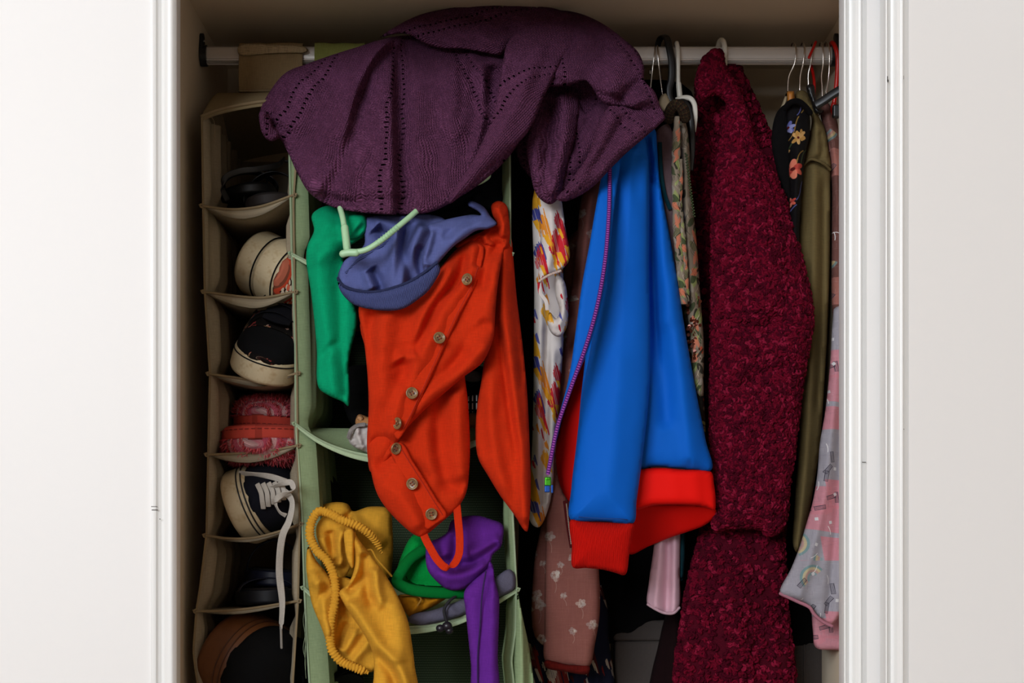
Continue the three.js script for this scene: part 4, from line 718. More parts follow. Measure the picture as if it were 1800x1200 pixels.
// ---------- lower compartment: yellow trousers, green and violet tops, grey knit ----------
{
  const yel = fabric('#f2b038');
  const t = thing('trousers', 'mustard yellow trousers with a gathered elastic waist tumbling out of the lower compartment', 'trousers');
  part('back_bundle', cloth({ k: 1.8, z: 0.09, h: 4, bulge: 26, edge: 34, th: 14, noise: [4, 40], out: [546, 915, 562, 890, 590, 882, 612, 886, 620, 898, 650, 890, 684, 895, 690, 930, 690, 985, 684, 1015, 660, 1020, 600, 1010, 556, 990], folds: [[10, 14, 10, [615, 905, 640, 930, 680, 960]], [-9, 8, 8, [610, 900, 612, 930, 600, 960]]] }), yel, t);
  part('waist_lining', cloth({ k: 1.8, z: 0.165, h: 3, bulge: 6, edge: 14, th: 4, noise: [4, 24], out: [556, 925, 575, 903, 606, 910, 625, 926, 626, 960, 615, 1000, 600, 1020, 582, 990, 562, 960], folds: [[12, 10, 8, [604, 926, 596, 960, 600, 1000]], [-10, 8, 8, [580, 930, 584, 960, 592, 990]], [6, 8, 8, [566, 940, 576, 968, 588, 986]]] }), yel, t);
  part('left_leg', cloth({ k: 1.8, z: zTab([960, 0.165], [1020, 0.2], [1180, 0.21]), h: 3, bulge: 14, edge: 20, th: 5, noise: [3, 28], out: [542, 960, 556, 985, 572, 1004, 590, 1030, 595, 1070, 590, 1110, 588, 1148, 578, 1136, 564, 1100, 548, 1060, 541, 1020, 538, 990], folds: [[8, 10, 10, [546, 1000, 560, 1030, 568, 1080, 580, 1130]], [-7, 7, 7, [580, 1030, 562, 1050, 560, 1090]], [6, 8, 8, [586, 1020, 566, 1020, 548, 1030]]] }), yel, t);
  part('seat_inside', cloth({ k: 1.8, z: zTab([1000, 0.185], [1180, 0.2]), h: 3, bulge: 5, edge: 14, th: 4, noise: [4, 26], out: [586, 1020, 610, 1015, 640, 1040, 665, 1090, 668, 1140, 655, 1180, 620, 1170, 590, 1145, 584, 1100, 590, 1060], folds: [[10, 10, 10, [640, 1080, 620, 1120, 600, 1150]], [-9, 8, 8, [612, 1090, 600, 1120, 596, 1140]], [8, 8, 10, [655, 1120, 630, 1150, 615, 1168]], [-8, 10, 10, [600, 1050, 612, 1080, 640, 1110]]] }), yel, t);
  part('right_leg', cloth({ k: 1.8, z: zTab([900, 0.16], [960, 0.2], [1060, 0.225], [1200, 0.235]), h: 3, bulge: 16, edge: 26, th: 6, noise: [3, 40],
    out: [606, 930, 618, 915, 626, 940, 640, 960, 660, 985, 676, 1008, 690, 1030, 706, 1062, 718, 1094, 724, 1130, 729, 1170, 733, 1230, 655, 1230, 657, 1190, 656, 1150, 640, 1115, 618, 1082, 600, 1052, 596, 1040, 610, 1028, 621, 1006, 624, 980, 616, 955],
    folds: [[14, 10, 16, [612, 1052, 640, 1098, 670, 1140, 700, 1175, 722, 1225], [0.05, 0]], [-10, 12, 8, [655, 1140, 690, 1180, 705, 1230], [0.2, 0]], [10, 8, 12, [622, 930, 634, 985, 612, 1035], [0.05, 0.1]], [-14, 8, 8, [640, 970, 636, 1010, 606, 1046], [0.1, 0.2]], [12, 12, 10, [660, 995, 664, 1040, 672, 1075], [0.1, 0.3]], [-9, 10, 8, [648, 1000, 648, 1040, 660, 1076], [0.2, 0.3]], [7, 18, 18, [690, 1050, 700, 1110, 706, 1170]], [-5, 8, 8, [612, 1062, 640, 1050, 670, 1066], [0.2, 0.3]]] }), yel, t);
  part('pocket_edge', cloth({ k: 1.8, z: 0.218, h: 2.6, bulge: 5, edge: 6, th: 3, noise: [1.5, 14], out: [606, 932, 620, 930, 622, 975, 620, 1000, 611, 985, 606, 960] }), yel, t);
  part('frayed_seam', pxTube([[630, 958, 0.2], [640, 968, 0.205], [652, 966, 0.2], [662, 982, 0.2], [674, 996, 0.2], [688, 1012, 0.19]], 0.0016, 40, 6), yel, t);
  // ruched elastic tube round the waist
  const pts = [[672, 972, 0.17], [658, 948, 0.185], [645, 934, 0.195], [625, 922, 0.2], [600, 913, 0.2], [576, 901, 0.195], [560, 899, 0.19], [548, 916, 0.19], [545, 942, 0.195], [556, 966, 0.2], [573, 983, 0.205], [584, 1004, 0.21], [589, 1030, 0.215], [588, 1060, 0.22], [582, 1088, 0.222], [580, 1115, 0.222], [583, 1140, 0.222], [597, 1160, 0.222], [620, 1171, 0.222], [648, 1182, 0.22]];
  const c = new THREE.CatmullRomCurve3(way(...pts)), S = 420, loops = [];
  for (let i = 0; i <= S; i++) {
    const u = i / S, p = c.getPointAt(u), T = c.getTangentAt(u), a = new THREE.Vector3(0, 0, 1).cross(T).normalize(), b = new THREE.Vector3().crossVectors(T, a), l = [];
    for (let k = 0; k < 14; k++) { const q = k / 14 * 6.283, r = 0.0062 * (u < 0.02 || u > 0.985 ? 0.5 : 1) * (u < .13 ? .6 + u * 3 : 1) + 0.0011 * Math.sin(u * 560 + Math.sin(q * 2 + u * 60) * 1.2) + 0.0009 * noise.noise(u * 190, q * .9, 2); l.push(p.clone().addScaledVector(a, Math.cos(q) * r).addScaledVector(b, Math.sin(q) * r * .8)); }
    loops.push(l);
  }
  part('elastic_waistband', loft(loops), yel, t, 'ruched elastic waistband');
}
{
  const g = fabric('#029a40', { bumpMap: terryBump, bumpScale: 0.0014 });
  const t = thing('fleece_top', 'bright green fleece top with a gaping sleeve between the yellow trousers and the violet top', 'top');
  part('body', cloth({ z: 0.115, h: 3.2, bulge: 16, edge: 22, th: 8, noise: [3, 26], out: [698, 1000, 708, 970, 722, 944, 738, 934, 752, 948, 790, 990, 800, 1035, 760, 1040, 715, 1030, 696, 1018] , folds: [[7, 10, 10, [735, 945, 718, 975, 704, 1010]]] }), g, t);
  part('sleeve_mouth', cloth({ z: 0.135, h: 2.8, bulge: -14, edge: 26, th: 6, out: [712, 1012, 722, 985, 738, 972, 752, 980, 760, 1000, 775, 1018, 790, 1030, 760, 1030, 728, 1026] }), g, t);
  part('sleeve_edge', tube(way([742, 968, 0.14], [722, 982, 0.15], [706, 1004, 0.16], [698, 1022, 0.165], [716, 1034, 0.17], [750, 1040, 0.172], [785, 1042, 0.165], [815, 1042, 0.15]), 0.0085, 60, 12), g, t);
}
{
  const v = fabric('#6a2a98', { bumpMap: terryBump, bumpScale: 0.0005 });
  const t = thing('violet_top', 'violet cotton top crumpled on the shelf with one sleeve hanging straight down', 'top');
  part('body', cloth({ z: zTab([900, 0.12], [980, 0.165], [1040, 0.175]), h: 3, bulge: 18, edge: 26, th: 8, noise: [3, 36], out: [748, 975, 752, 955, 770, 946, 786, 935, 793, 916, 812, 908, 840, 906, 862, 912, 884, 922, 884, 945, 880, 962, 866, 975, 862, 990, 846, 1008, 832, 1024, 812, 1036, 788, 1036, 768, 1022, 752, 1002],
    folds: [[12, 12, 20, [790, 930, 780, 955, 782, 985], [0.1, 0.2]], [-10, 8, 10, [798, 935, 800, 965, 790, 990]], [10, 14, 10, [820, 970, 850, 966, 882, 948], [0.1, 0.1]], [-13, 9, 9, [800, 990, 830, 990, 860, 968, 880, 955], [0.15, 0.1]], [9, 12, 12, [760, 1000, 790, 1014, 830, 1005, 856, 985]], [-8, 8, 8, [756, 970, 770, 990, 790, 1000]]] }), v, t);
  part('sleeve', cloth({ z: zTab([990, 0.17], [1050, 0.195], [1200, 0.19]), h: 3, bulge: 9, edge: 18, th: 4, noise: [2, 36], out: [816, 1040, 832, 1020, 852, 1000, 860, 986, 866, 992, 870, 1020, 877, 1048, 877, 1090, 875, 1150, 873, 1230, 832, 1230, 828, 1170, 822, 1110, 818, 1070],
    folds: [[-7, 8, 7, [862, 992, 856, 1030, 850, 1080], [0.1, 0.4]], [6, 12, 10, [866, 1010, 866, 1080, 864, 1220], [0.1, 0]], [4, 12, 12, [832, 1040, 834, 1120, 842, 1220]]] }), v, t);
  part('overlocked_seam', pxTube([[854, 1004, 0.205], [847, 1050, 0.211], [844, 1100, 0.209], [840, 1150, 0.208], [840, 1225, 0.207]], 0.0011, 60, 6), std('#2c0d4a', 0.9), t);
}
{
  const t = thing('grey_knit', 'grey ribbed knit folded flat on the lowest shelf under the other clothes', 'sweater');
  part('folded_body', cloth({ z: 0.156, h: 3, bulge: 14, edge: 18, th: 8, noise: [3, 20], rot: 30, out: [716, 1090, 724, 1080, 760, 1072, 800, 1058, 840, 1040, 870, 1015, 895, 1000, 904, 1008, 904, 1034, 870, 1052, 820, 1078, 770, 1094, 735, 1098], folds: [[6, 8, 6, [790, 1066, 800, 1078, 812, 1084]], [-5, 5, 5, [780, 1066, 790, 1080]]] }), fabric('#85829a', { bumpMap: fineRib, bumpScale: 0.0014 }), t);
  part('drawcord', pxTube([[800, 1048, 0.165], [790, 1056, 0.172], [781, 1070, 0.176], [783, 1086, 0.178], [788, 1098, 0.176]], 0.0024, 40, 8), std('#141218', 0.8), t);
  const s = (px, py, r) => { const g = new THREE.SphereGeometry(r, 20, 14), p = at(px, py, 0.18); g.scale(1, .9, .9); g.translate(p.x, p.y, p.z); return g; };
  part('cord_toggle', [s(774, 1104, 0.0065), s(786, 1100, 0.0075), s(790, 1108, 0.006)], gloss('#17131c', 0.35), t);
}
{
  const t = thing('mustard_top', 'mustard cloth folded on the lowest shelf beneath the green fleece', 'top');
  part('folded_body', cloth({ z: 0.148, h: 3, bulge: 12, edge: 14, th: 6, noise: [3, 16], out: [698, 1048, 715, 1044, 745, 1046, 790, 1046, 768, 1062, 745, 1074, 722, 1084, 712, 1075], folds: [[5, 5, 5, [720, 1050, 735, 1060, 722, 1078]], [-5, 5, 5, [735, 1050, 745, 1062, 735, 1074]], [5, 6, 6, [775, 1050, 750, 1062, 735, 1074]]] }), fabric('#c07f16'), t);
  part('hem', pxTube([[704, 1046, 0.163], [728, 1046, 0.167], [740, 1052, 0.168], [734, 1064, 0.167]], 0.0013, 30, 6), fabric('#cf9640'), t);
}
// ---------- prints ----------
const ikat = (bg, cols, n, seedv) => paint(768, 768, [0.22, 0.22], (g, w, h) => {
  seed = seedv; g.fillStyle = bg; g.fillRect(0, 0, w, h);
  for (let i = 0; i < n; i++) {
    const x = rnd() * w, y = rnd() * h, big = rnd() < .3, L = big ? 110 + rnd() * 130 : 26 + rnd() * 34, W = big ? 46 + rnd() * 60 : 12 + rnd() * 12, c = cols[Math.floor(rnd() * cols.length)], a = 0.35 + rnd() * .5;
    for (const [ox, oy] of [[0, 0], [w, 0], [0, h], [-w, 0], [0, -h]]) for (let k = 0; k < W; k += 3) {
      const q = 1 - Math.pow((k - W / 2) / (W / 2), 2), l = L * q * (.75 + rnd() * .4);
      g.strokeStyle = c; g.lineWidth = 4; g.beginPath(); g.moveTo(x + ox + (k - W / 2) * Math.cos(a), y + oy - l / 2 + (k - W / 2) * Math.sin(a)); g.lineTo(x + ox + (k - W / 2) * Math.cos(a) + l * .25, y + oy + l / 2 + (k - W / 2) * Math.sin(a)); g.stroke();
      if (big && k > W * .3 && k < W * .7) { g.strokeStyle = cols[1]; g.beginPath(); g.moveTo(x + ox + (k - W / 2) * Math.cos(a) + l * .05, y + oy + l * .1); g.lineTo(x + ox + (k - W / 2) * Math.cos(a) + l * .2, y + oy + l * .46); g.stroke(); }
    }
  }
});
const roseFloral = paint(768, 768, [0.2, 0.2], (g, w, h) => {
  seed = 31; g.fillStyle = '#84524a'; g.fillRect(0, 0, w, h);
  for (let i = 0; i < 5000; i++) { g.globalAlpha = .12; g.fillStyle = rnd() < .5 ? '#6e3f37' : '#a8766a'; rnd() < .5 ? g.fillRect(rnd() * w, rnd() * h, 30 + rnd() * 60, 1.4) : g.fillRect(rnd() * w, rnd() * h, 1.4, 30 + rnd() * 60); }
  for (let i = 0; i < 26; i++) {
    const x = rnd() * w, y = rnd() * h, r = 14 + rnd() * 20; g.globalAlpha = .5;
    for (let k = 0; k < 7; k++) { const a = k * 1.05 + rnd() * .3; g.fillStyle = rnd() < .5 ? '#c9c0b4' : '#a59b94'; g.beginPath(); g.ellipse(x + Math.cos(a) * r * (.4 + rnd() * .4), y + Math.sin(a) * r * (.4 + rnd() * .4), r * (.3 + rnd() * .4), r * .42, a, 0, 7); g.fill(); }
    g.fillStyle = '#8a6a5c'; g.beginPath(); g.arc(x, y, r * .28, 0, 7); g.fill();
    g.strokeStyle = '#b9a798'; g.lineWidth = 2.5; g.beginPath(); g.moveTo(x, y + r); g.quadraticCurveTo(x + 20, y + r * 2, x - 10 + rnd() * 30, y + r * 3.4); g.stroke();
  }
});
const leafPrint = paint(640, 640, [0.13, 0.13], (g, w, h) => {
  seed = 77; g.fillStyle = '#8d7f6e'; g.fillRect(0, 0, w, h);
  for (let i = 0; i < 90; i++) { const x = rnd() * w, y = rnd() * h; g.globalAlpha = .85; g.fillStyle = ['#b9aa94', '#6d6a4c', '#c8563a', '#3f4a30', '#94a060', '#a2978a', '#2c2b22', '#d0785c'][Math.floor(rnd() * 8)]; g.beginPath(); g.ellipse(x, y, 8 + rnd() * 14, 24 + rnd() * 40, rnd() * 1.4 - .7, 0, 7); g.fill(); }
  for (let i = 0; i < 110; i++) { g.strokeStyle = rnd() < .6 ? '#2b2a22' : '#d9cdb8'; g.lineWidth = 1.6 + rnd() * 2; const x = rnd() * w, y = rnd() * h; g.beginPath(); g.moveTo(x, y); g.bezierCurveTo(x + 20, y + 30, x - 30, y + 50, x + rnd() * 60 - 30, y + 80); g.stroke(); }
});
const darkLeaf = paint(512, 512, [0.1, 0.1], (g, w, h) => {
  seed = 5; g.fillStyle = '#17130f'; g.fillRect(0, 0, w, h);
  for (let i = 0; i < 70; i++) { g.fillStyle = ['#5c2517', '#3c3a22', '#8a3b1e', '#6b6a3c', '#2d3b2a', '#51463a'][Math.floor(rnd() * 6)]; g.beginPath(); g.ellipse(rnd() * w, rnd() * h, 6 + rnd() * 12, 14 + rnd() * 22, rnd() * 3, 0, 7); g.fill(); }
});
const nightFloral = paint(640, 640, [0.21, 0.21], (g, w, h) => {
  seed = 19; g.fillStyle = '#100e10'; g.fillRect(0, 0, w, h);
  const flower = (x, y, r, c) => { for (let k = 0; k < 6; k++) { const a = k * 1.047 + rnd(); g.fillStyle = c[k % c.length]; g.beginPath(); g.ellipse(x + Math.cos(a) * r * .6, y + Math.sin(a) * r * .6, r * .6, r * .32, a, 0, 7); g.fill(); } g.fillStyle = '#5c1a18'; g.beginPath(); g.arc(x, y, r * .22, 0, 7); g.fill(); };
  for (let i = 0; i < 36; i++) { g.strokeStyle = ['#8a6a35', '#3c4a30', '#51558a'][i % 3]; g.lineWidth = 5; const x = rnd() * w, y = rnd() * h; g.beginPath(); g.moveTo(x, y); g.bezierCurveTo(x + 40, y - 40, x + 10, y - 90, x + 60, y - 120); g.stroke(); }
  for (let i = 0; i < 46; i++) flower(rnd() * w, rnd() * h, 16 + rnd() * 26, [['#d2604f', '#e07f66', '#b8453c'], ['#5b5f9a', '#8689b8'], ['#b98a4a', '#cfa266']][i % 3]);
});
const squiggle = (bg, pink, k) => paint(768, 768, [0.2, 0.2], (g, w, h) => {
  seed = 41 + k; g.fillStyle = bg; g.fillRect(0, 0, w, h);
  for (let i = 0; i < 7; i++) { g.fillStyle = pink; g.globalAlpha = .85; const x = rnd() * w, y = rnd() * h; g.beginPath(); g.moveTo(x, y); for (const [a, b] of [[330, 6], [350, 150], [300, 165], [10, 150]]) g.lineTo(x + a + rnd() * 30, y + b + rnd() * 30); g.fill(); }
  for (let i = 0; i < 5; i++) { const x = rnd() * w, y = rnd() * h; g.globalAlpha = .7; ['#6e9a98', '#d5c48c', '#c79a8a', '#7fa3a6'].forEach((c, j) => { g.strokeStyle = c; g.lineWidth = 15; g.beginPath(); g.arc(x, y, 70 - j * 14, .4 + i, 3.6 + i); g.stroke(); }); }
  for (let i = 0; i < 1400; i++) { g.globalAlpha = .18; g.fillStyle = rnd() < .5 ? '#f2e6e6' : '#55505c'; rnd() < .5 ? g.fillRect(rnd() * w, rnd() * h, 26, 1.5) : g.fillRect(rnd() * w, rnd() * h, 1.5, 26); }
  g.globalAlpha = 1;
  for (let i = 0; i < 46; i++) { const x = rnd() * w, y = rnd() * h, a = rnd() * 3; g.save(); g.translate(x, y); g.rotate(a); if (i % 3 === 0) { g.fillStyle = '#dcdcdf'; g.fillRect(-9, -9, 18, 18); } else if (i % 3 === 1) { g.strokeStyle = '#e8e6e6'; g.lineWidth = 4; g.beginPath(); g.moveTo(-26, 0); g.quadraticCurveTo(0, -8, 26, 2); g.stroke(); } else { g.strokeStyle = '#46424e'; g.lineWidth = 2.4; for (let j = 0; j < 4; j++) { g.beginPath(); g.moveTo(-28, j * 6 - 9); g.lineTo(28, j * 6 - 12); g.stroke(); } g.strokeRect(-30, -12, 60, 22); } g.restore(); }
});
// ---------- hanging clothes ----------
{ // dark garments at the back of the rail, left to right; the cardigan is added to darken its gap
  const t = thing('added_cardigan', 'very dark brown cardigan added to darken the gap right of the sage organiser', 'cardigan');
  part('body', cloth({ z: -0.12, h: 6, bulge: 20, edge: 30, th: 14, noise: [5, 50], out: [900, 150, 960, 140, 1010, 160, 1010, 700, 1005, 1120, 960, 1135, 925, 1125, 918, 700], folds: [[14, 12, 12, [930, 160, 935, 600, 935, 1110]], [12, 12, 12, [970, 160, 975, 600, 980, 1110]]] }), fabric('#1b1611'), t);
  const u = thing('black_dress', 'black dress hanging deep behind the blue jacket, hem above the wall', 'dress');
  part('body', cloth({ z: -0.16, h: 6, bulge: 24, edge: 30, th: 14, noise: [5, 50], out: [1020, 150, 1120, 140, 1215, 160, 1230, 600, 1222, 1060, 1165, 1090, 1145, 1104, 1136, 1132, 1113, 1138, 1082, 1131, 1040, 1125, 1020, 700], folds: [[16, 14, 14, [1070, 160, 1080, 600, 1090, 1120]], [16, 14, 14, [1150, 160, 1150, 600, 1150, 1090]]] }), fabric('#09080a'), u);
  const v = thing('maroon_dress', 'blackish maroon dress just left of the burgundy coat hem', 'dress');
  part('body', cloth({ z: -0.13, h: 6, bulge: 20, edge: 26, th: 14, noise: [5, 50], out: [1190, 200, 1330, 180, 1350, 700, 1330, 1240, 1148, 1240, 1160, 1120, 1176, 1050, 1195, 700], folds: [[12, 10, 10, [1190, 1050, 1185, 1150, 1180, 1230]]] }), fabric('#1c0a0c'), v);
  const w = thing('black_shirt', 'black shirt behind the olive dress, its straight hem above the wardrobe wall', 'shirt');
  part('body', cloth({ z: -0.15, h: 6, bulge: 20, edge: 26, th: 60, noise: [5, 50], out: [1350, 260, 1420, 230, 1490, 240, 1500, 700, 1498, 1130, 1440, 1134, 1370, 1130, 1352, 700], folds: [[12, 12, 12, [1395, 300, 1400, 700, 1400, 1120]], [12, 12, 12, [1450, 300, 1445, 700, 1440, 1120]]] }), fabric('#0e0c0d'), w);
}
{
  const t = thing('ikat_skirt', 'navy, white and red ikat skirt, only its lower folds seen under the rose scarf', 'skirt');
  part('body', cloth({ z: -0.11, h: 4, bulge: 16, edge: 20, th: 90, noise: [4, 40], out: [936, 1010, 960, 990, 1040, 1000, 1066, 1060, 1070, 1120, 1072, 1240, 932, 1240, 934, 1120], folds: [[9, 9, 9, [965, 1040, 968, 1230]], [9, 9, 9, [1010, 1040, 1012, 1230]], [8, 8, 8, [1045, 1040, 1050, 1230]]] }), fabric('#ffffff', { map: ikat('#1d2136', ['#4c1a1c', '#b7ada0', '#c0b6aa', '#7a2420'], 110, 3) }), t);
}
{
  const m = fabric('#ffffff', { map: ikat('#d3cbc6', ['#b51f2a', '#e0a12a', '#c22632', '#44478f', '#575ca6', '#d8862a'], 120, 12), bumpScale: 0.0003, roughness: 0.75 });
  const t = thing('ikat_scarf', 'white silky scarf with red, yellow and blue ikat blotches between the shirt and the jacket', 'scarf');
  part('back_length', cloth({ z: zTab([350, 0.10], [900, 0.06]), h: 3.2, bulge: 10, edge: 14, th: 5, noise: [3, 40], out: [940, 330, 952, 320, 980, 330, 990, 380, 990, 480, 992, 560, 988, 640, 982, 720, 974, 790, 972, 850, 962, 900, 948, 926, 938, 924, 930, 910, 932, 850, 936, 760, 938, 640, 939, 500], folds: [[9, 8, 8, [950, 360, 950, 600, 944, 900], [0, 0]], [-7, 5, 5, [962, 560, 960, 720, 956, 880], [0.1, 0]], [7, 7, 7, [972, 600, 970, 760, 962, 890], [0.1, 0]]] }), m, t);
  part('front_fold', cloth({ z: zTab([340, 0.135], [480, 0.15]), h: 2.8, bulge: 10, edge: 14, th: 4, noise: [2, 26], out: [948, 340, 968, 334, 984, 344, 990, 372, 994, 402, 1001, 456, 984, 476, 964, 484, 949, 494, 947, 460, 950, 420, 947, 380], folds: [[6, 10, 10, [966, 345, 970, 410, 962, 480], [0, 0.1]], [-5, 6, 6, [985, 370, 982, 430, 975, 475]]] }), m, t);
  part('lower_loop', cloth({ z: 0.135, h: 2.8, bulge: 10, edge: 12, th: 4, noise: [2, 22], out: [978, 482, 991, 492, 998, 528, 999, 552, 995, 578, 984, 592, 970, 586, 962, 566, 966, 548, 978, 560, 984, 548, 976, 516], folds: [[5, 6, 6, [984, 490, 990, 540, 980, 580]]] }), m, t);
  part('rolled_hem', pxTube([[948, 494, 0.158], [964, 484, 0.162], [985, 476, 0.162]], 0.002, 24, 8), m, t);
  part('hem_fold', ribbon(way([948, 496, 0.155], [950, 515, 0.152], [960, 530, 0.152], [962, 545, 0.15]), 0.006, 0.002, new THREE.Vector3(1, 0.2, 0), 24), m, t);
}
{
  const m = fabric('#ffffff', { map: roseFloral });
  const t = thing('rose_scarf', 'dusty rose scarf with pale grey flowers and a dark red hem hanging behind the jacket', 'scarf');
  part('rear_length', cloth({ z: zTab([300, 0.0], [1150, 0.0]), h: 4, bulge: 10, edge: 16, th: 100, out: [1000, 420, 1030, 400, 1012, 620, 975, 760, 968, 900, 985, 1090, 962, 1135, 940, 1118, 938, 1000, 948, 940, 968, 860, 984, 700, 992, 560], folds: [[7, 8, 8, [1005, 500, 975, 900, 960, 1110]]] }), m, t);
  part('front_length', cloth({ z: zTab([330, 0.04], [1180, 0.04]), h: 3.4, bulge: 11, edge: 20, th: 5, noise: [2, 50], out: [1028, 332, 1060, 310, 1066, 400, 1056, 500, 1031, 600, 1004, 680, 984, 745, 977, 800, 990, 866, 1030, 915, 1050, 970, 1053, 1010, 1055, 1050, 1053, 1090, 1046, 1130, 1035, 1172, 1000, 1170, 959, 1162, 957, 1110, 958, 1010, 960, 930, 956, 850, 958, 790, 980, 670, 1001, 530, 1013, 430], folds: [[8, 10, 10, [1040, 340, 1022, 480, 1008, 700, 985, 1000], [0, 0.3]], [-6, 6, 6, [1022, 380, 1010, 500, 1002, 640]], [4, 14, 14, [1045, 980, 1044, 1060, 1030, 1160], [0.1, 0]]] }), m, t);
  part('hem_trim', cloth({ z: 0.047, h: 2.8, bulge: 5, edge: 5, th: 5, out: [958, 1160, 1000, 1168, 1036, 1170, 1034, 1184, 998, 1181, 958, 1172], noise: [1, 10] }), fabric('#5f130e', { map: slubStrong }), t);
}
{ // sequin-edged burgundy strip beside the cuff
  const t = thing('beaded_ribbon', 'narrow dark red beaded ribbon hanging beside the red jacket cuff', 'ribbon');
  part('band', ribbon(way([994, 880, 0.12], [996, 895, 0.125], [999, 920, 0.128], [1003, 945, 0.13], [1006, 962, 0.128]), 0.008, 0.003, new THREE.Vector3(1, 0, 0.3), 40), fabric('#4d1416', { map: slubStrong }), t);
  const bead = new THREE.SphereGeometry(0.0012, 8, 6), c = new THREE.CatmullRomCurve3(way([996, 886, 0.127], [999, 915, 0.1305], [1004, 955, 0.131])), list = [];
  for (let i = 0; i < 26; i++) { const p = c.getPointAt(i / 25), b = bead.clone(); b.translate(p.x, p.y, p.z); list.push(b); }
  part('bead_trim', list, gloss('#a08a7c', 0.3), t);
}
// ---------- the blue jacket ----------
{
  const blue = fabric('#0560c8', { map: null, bumpScale: 0.0002, roughness: 0.7, sheen: 0.3, sheenColor: col('#2a7fe0') }), red = fabric('#f0120a', { map: null, bumpScale: 0.0002, roughness: 0.7 }), redRib = fabric('#ee160b', { map: null, bumpMap: ribBump, bumpScale: 0.0022 });
  const t = thing('jacket', 'royal blue zip jacket with bright red ribbed cuff, hem and lining', 'jacket');
  part('lining', cloth({ z: zTab([480, -0.02], [900, -0.02]), h: 4, bulge: 4, edge: 10, th: 4, out: [1040, 520, 1060, 560, 1060, 800, 1050, 920, 1010, 900, 985, 880, 966, 862, 965, 830, 985, 750, 1010, 660] }), red, t);
  part('body', cloth({ z: (x, y) => lerpTab([[220, 0.108], [400, 0.112], [900, 0.122]], y) - 0.018 * sstep(1180, 1240, x), h: 3.4, bulge: 16, edge: 30, th: 60, noise: [1.5, 60],
    out: [1060, 300, 1090, 250, 1130, 228, 1150, 226, 1155, 260, 1160, 320, 1182, 440, 1206, 590, 1224, 690, 1241, 775, 1251, 826, 1200, 824, 1150, 820, 1120, 826, 1090, 830, 1040, 830, 1020, 800, 1030, 620, 1050, 500],
    folds: [[14, 8, 20, [1150, 300, 1156, 420, 1164, 560, 1170, 700], [0.1, 0.4]], [-20, 10, 14, [1146, 250, 1147, 400, 1152, 560, 1150, 700], [0.1, 0.4]], [10, 16, 26, [1178, 450, 1195, 600, 1215, 800], [0.2, 0]], [-8, 14, 14, [1165, 560, 1166, 640, 1172, 760], [0.2, 0.1]], [10, 10, 10, [1146, 232, 1150, 270, 1154, 320]], [-8, 5, 5, [1138, 235, 1142, 280, 1146, 330]]] }), blue, t);
  part('hem_band', cloth({ z: (x) => 0.121 - 0.018 * sstep(1180, 1250, x), h: 3, bulge: 14, edge: 16, th: 6, out: [1110, 828, 1128, 824, 1160, 822, 1200, 825, 1250, 829, 1255, 850, 1258, 878, 1256, 896, 1235, 890, 1200, 887, 1150, 888, 1112, 894], folds: [[4, 20, 14, [1222, 826, 1228, 888], [0, 0]]] }), red, t);
  part('hem_facing', cloth({ z: (x, y) => 0.104 - 0.045 * (1258 - x) / 158 - 0.10 * Math.min(1, Math.max(0, (y - 890) / 85)) - 0.012 * sstep(1190, 1255, x), h: 3, bulge: 3, edge: 8, th: 4, out: [1100, 893, 1150, 887, 1200, 886, 1235, 889, 1258, 895, 1258, 906, 1240, 922, 1210, 934, 1180, 944, 1140, 960, 1106, 974, 1096, 940] }), red, t);
  part('sleeve', cloth({ z: (x, y) => lerpTab([[230, 0.135], [500, 0.148], [920, 0.17]], y), h: 3.2, bulge: 34, edge: 60, th: 10, noise: [1.5, 70],
    out: [1092, 262, 1110, 246, 1130, 240, 1138, 270, 1141, 340, 1141, 480, 1143, 600, 1141, 690, 1131, 790, 1119, 880, 1113, 920, 1060, 917, 1003, 913, 1004, 860, 1012, 790, 1024, 690, 1040, 600, 1056, 480, 1070, 380, 1078, 310],
    folds: [[-5, 14, 14, [1120, 262, 1118, 310, 1128, 380], [0.1, 0.4]], [4, 20, 20, [1090, 600, 1080, 740, 1066, 900]]] }), blue, t);
  part('cuff_seam', pxTube([[1005, 907, 0.176], [1030, 909, 0.198], [1060, 911, 0.208], [1090, 912, 0.2], [1112, 914, 0.177]], 0.0007, 40, 5), std('#0a3f86', 0.9), t);
  part('cuff', cloth({ z: 0.172, h: 2.8, bulge: 26, edge: 44, th: 8, out: [1003, 913, 1030, 915, 1060, 917, 1090, 918, 1114, 920, 1111, 945, 1106, 975, 1099, 1010, 1080, 1006, 1060, 1001, 1030, 998, 1007, 997, 1005, 960], rot: -3, folds: [[3, 14, 8, [1030, 996, 1060, 1000, 1096, 1004], [0.1, 0]]] }), redRib, t);
  part('front_edge', cloth({ z: zTab([280, 0.175], [480, 0.23], [840, 0.225]), h: 2.6, bulge: 7, edge: 12, th: 5, noise: [1, 60],
    out: [1068, 290, 1088, 282, 1084, 330, 1076, 400, 1069, 470, 1056, 540, 1037, 606, 1012, 668, 992, 722, 978, 775, 966, 830, 962, 832, 968, 790, 984, 725, 996, 680, 1004, 640, 1012, 580, 1023, 500, 1036, 430, 1048, 360, 1058, 310] }), blue, t);
  // zip: two-tone teeth on a purple tape, with a green and blue slider
  const zl = [[1072, 296, 0.188], [1070, 380, 0.215], [1063, 462, 0.2375], [1050, 537, 0.2415], [1031, 605, 0.241], [1004, 680, 0.2405], [980, 750, 0.2395], [963, 833, 0.239]];
  part('zip_tape', ribbon(way(...zl), 0.006, 0.0012, new THREE.Vector3(1, 0.3, 0), 120), fabric('#5a2a78', { map: null }), t);
  const c = new THREE.CatmullRomCurve3(way(...zl), false, 'centripetal'), n = 130;
  const tooth = new RoundedBoxGeometry(0.0042, 0.0026, 0.0024, 1, 0.0008), list = [];
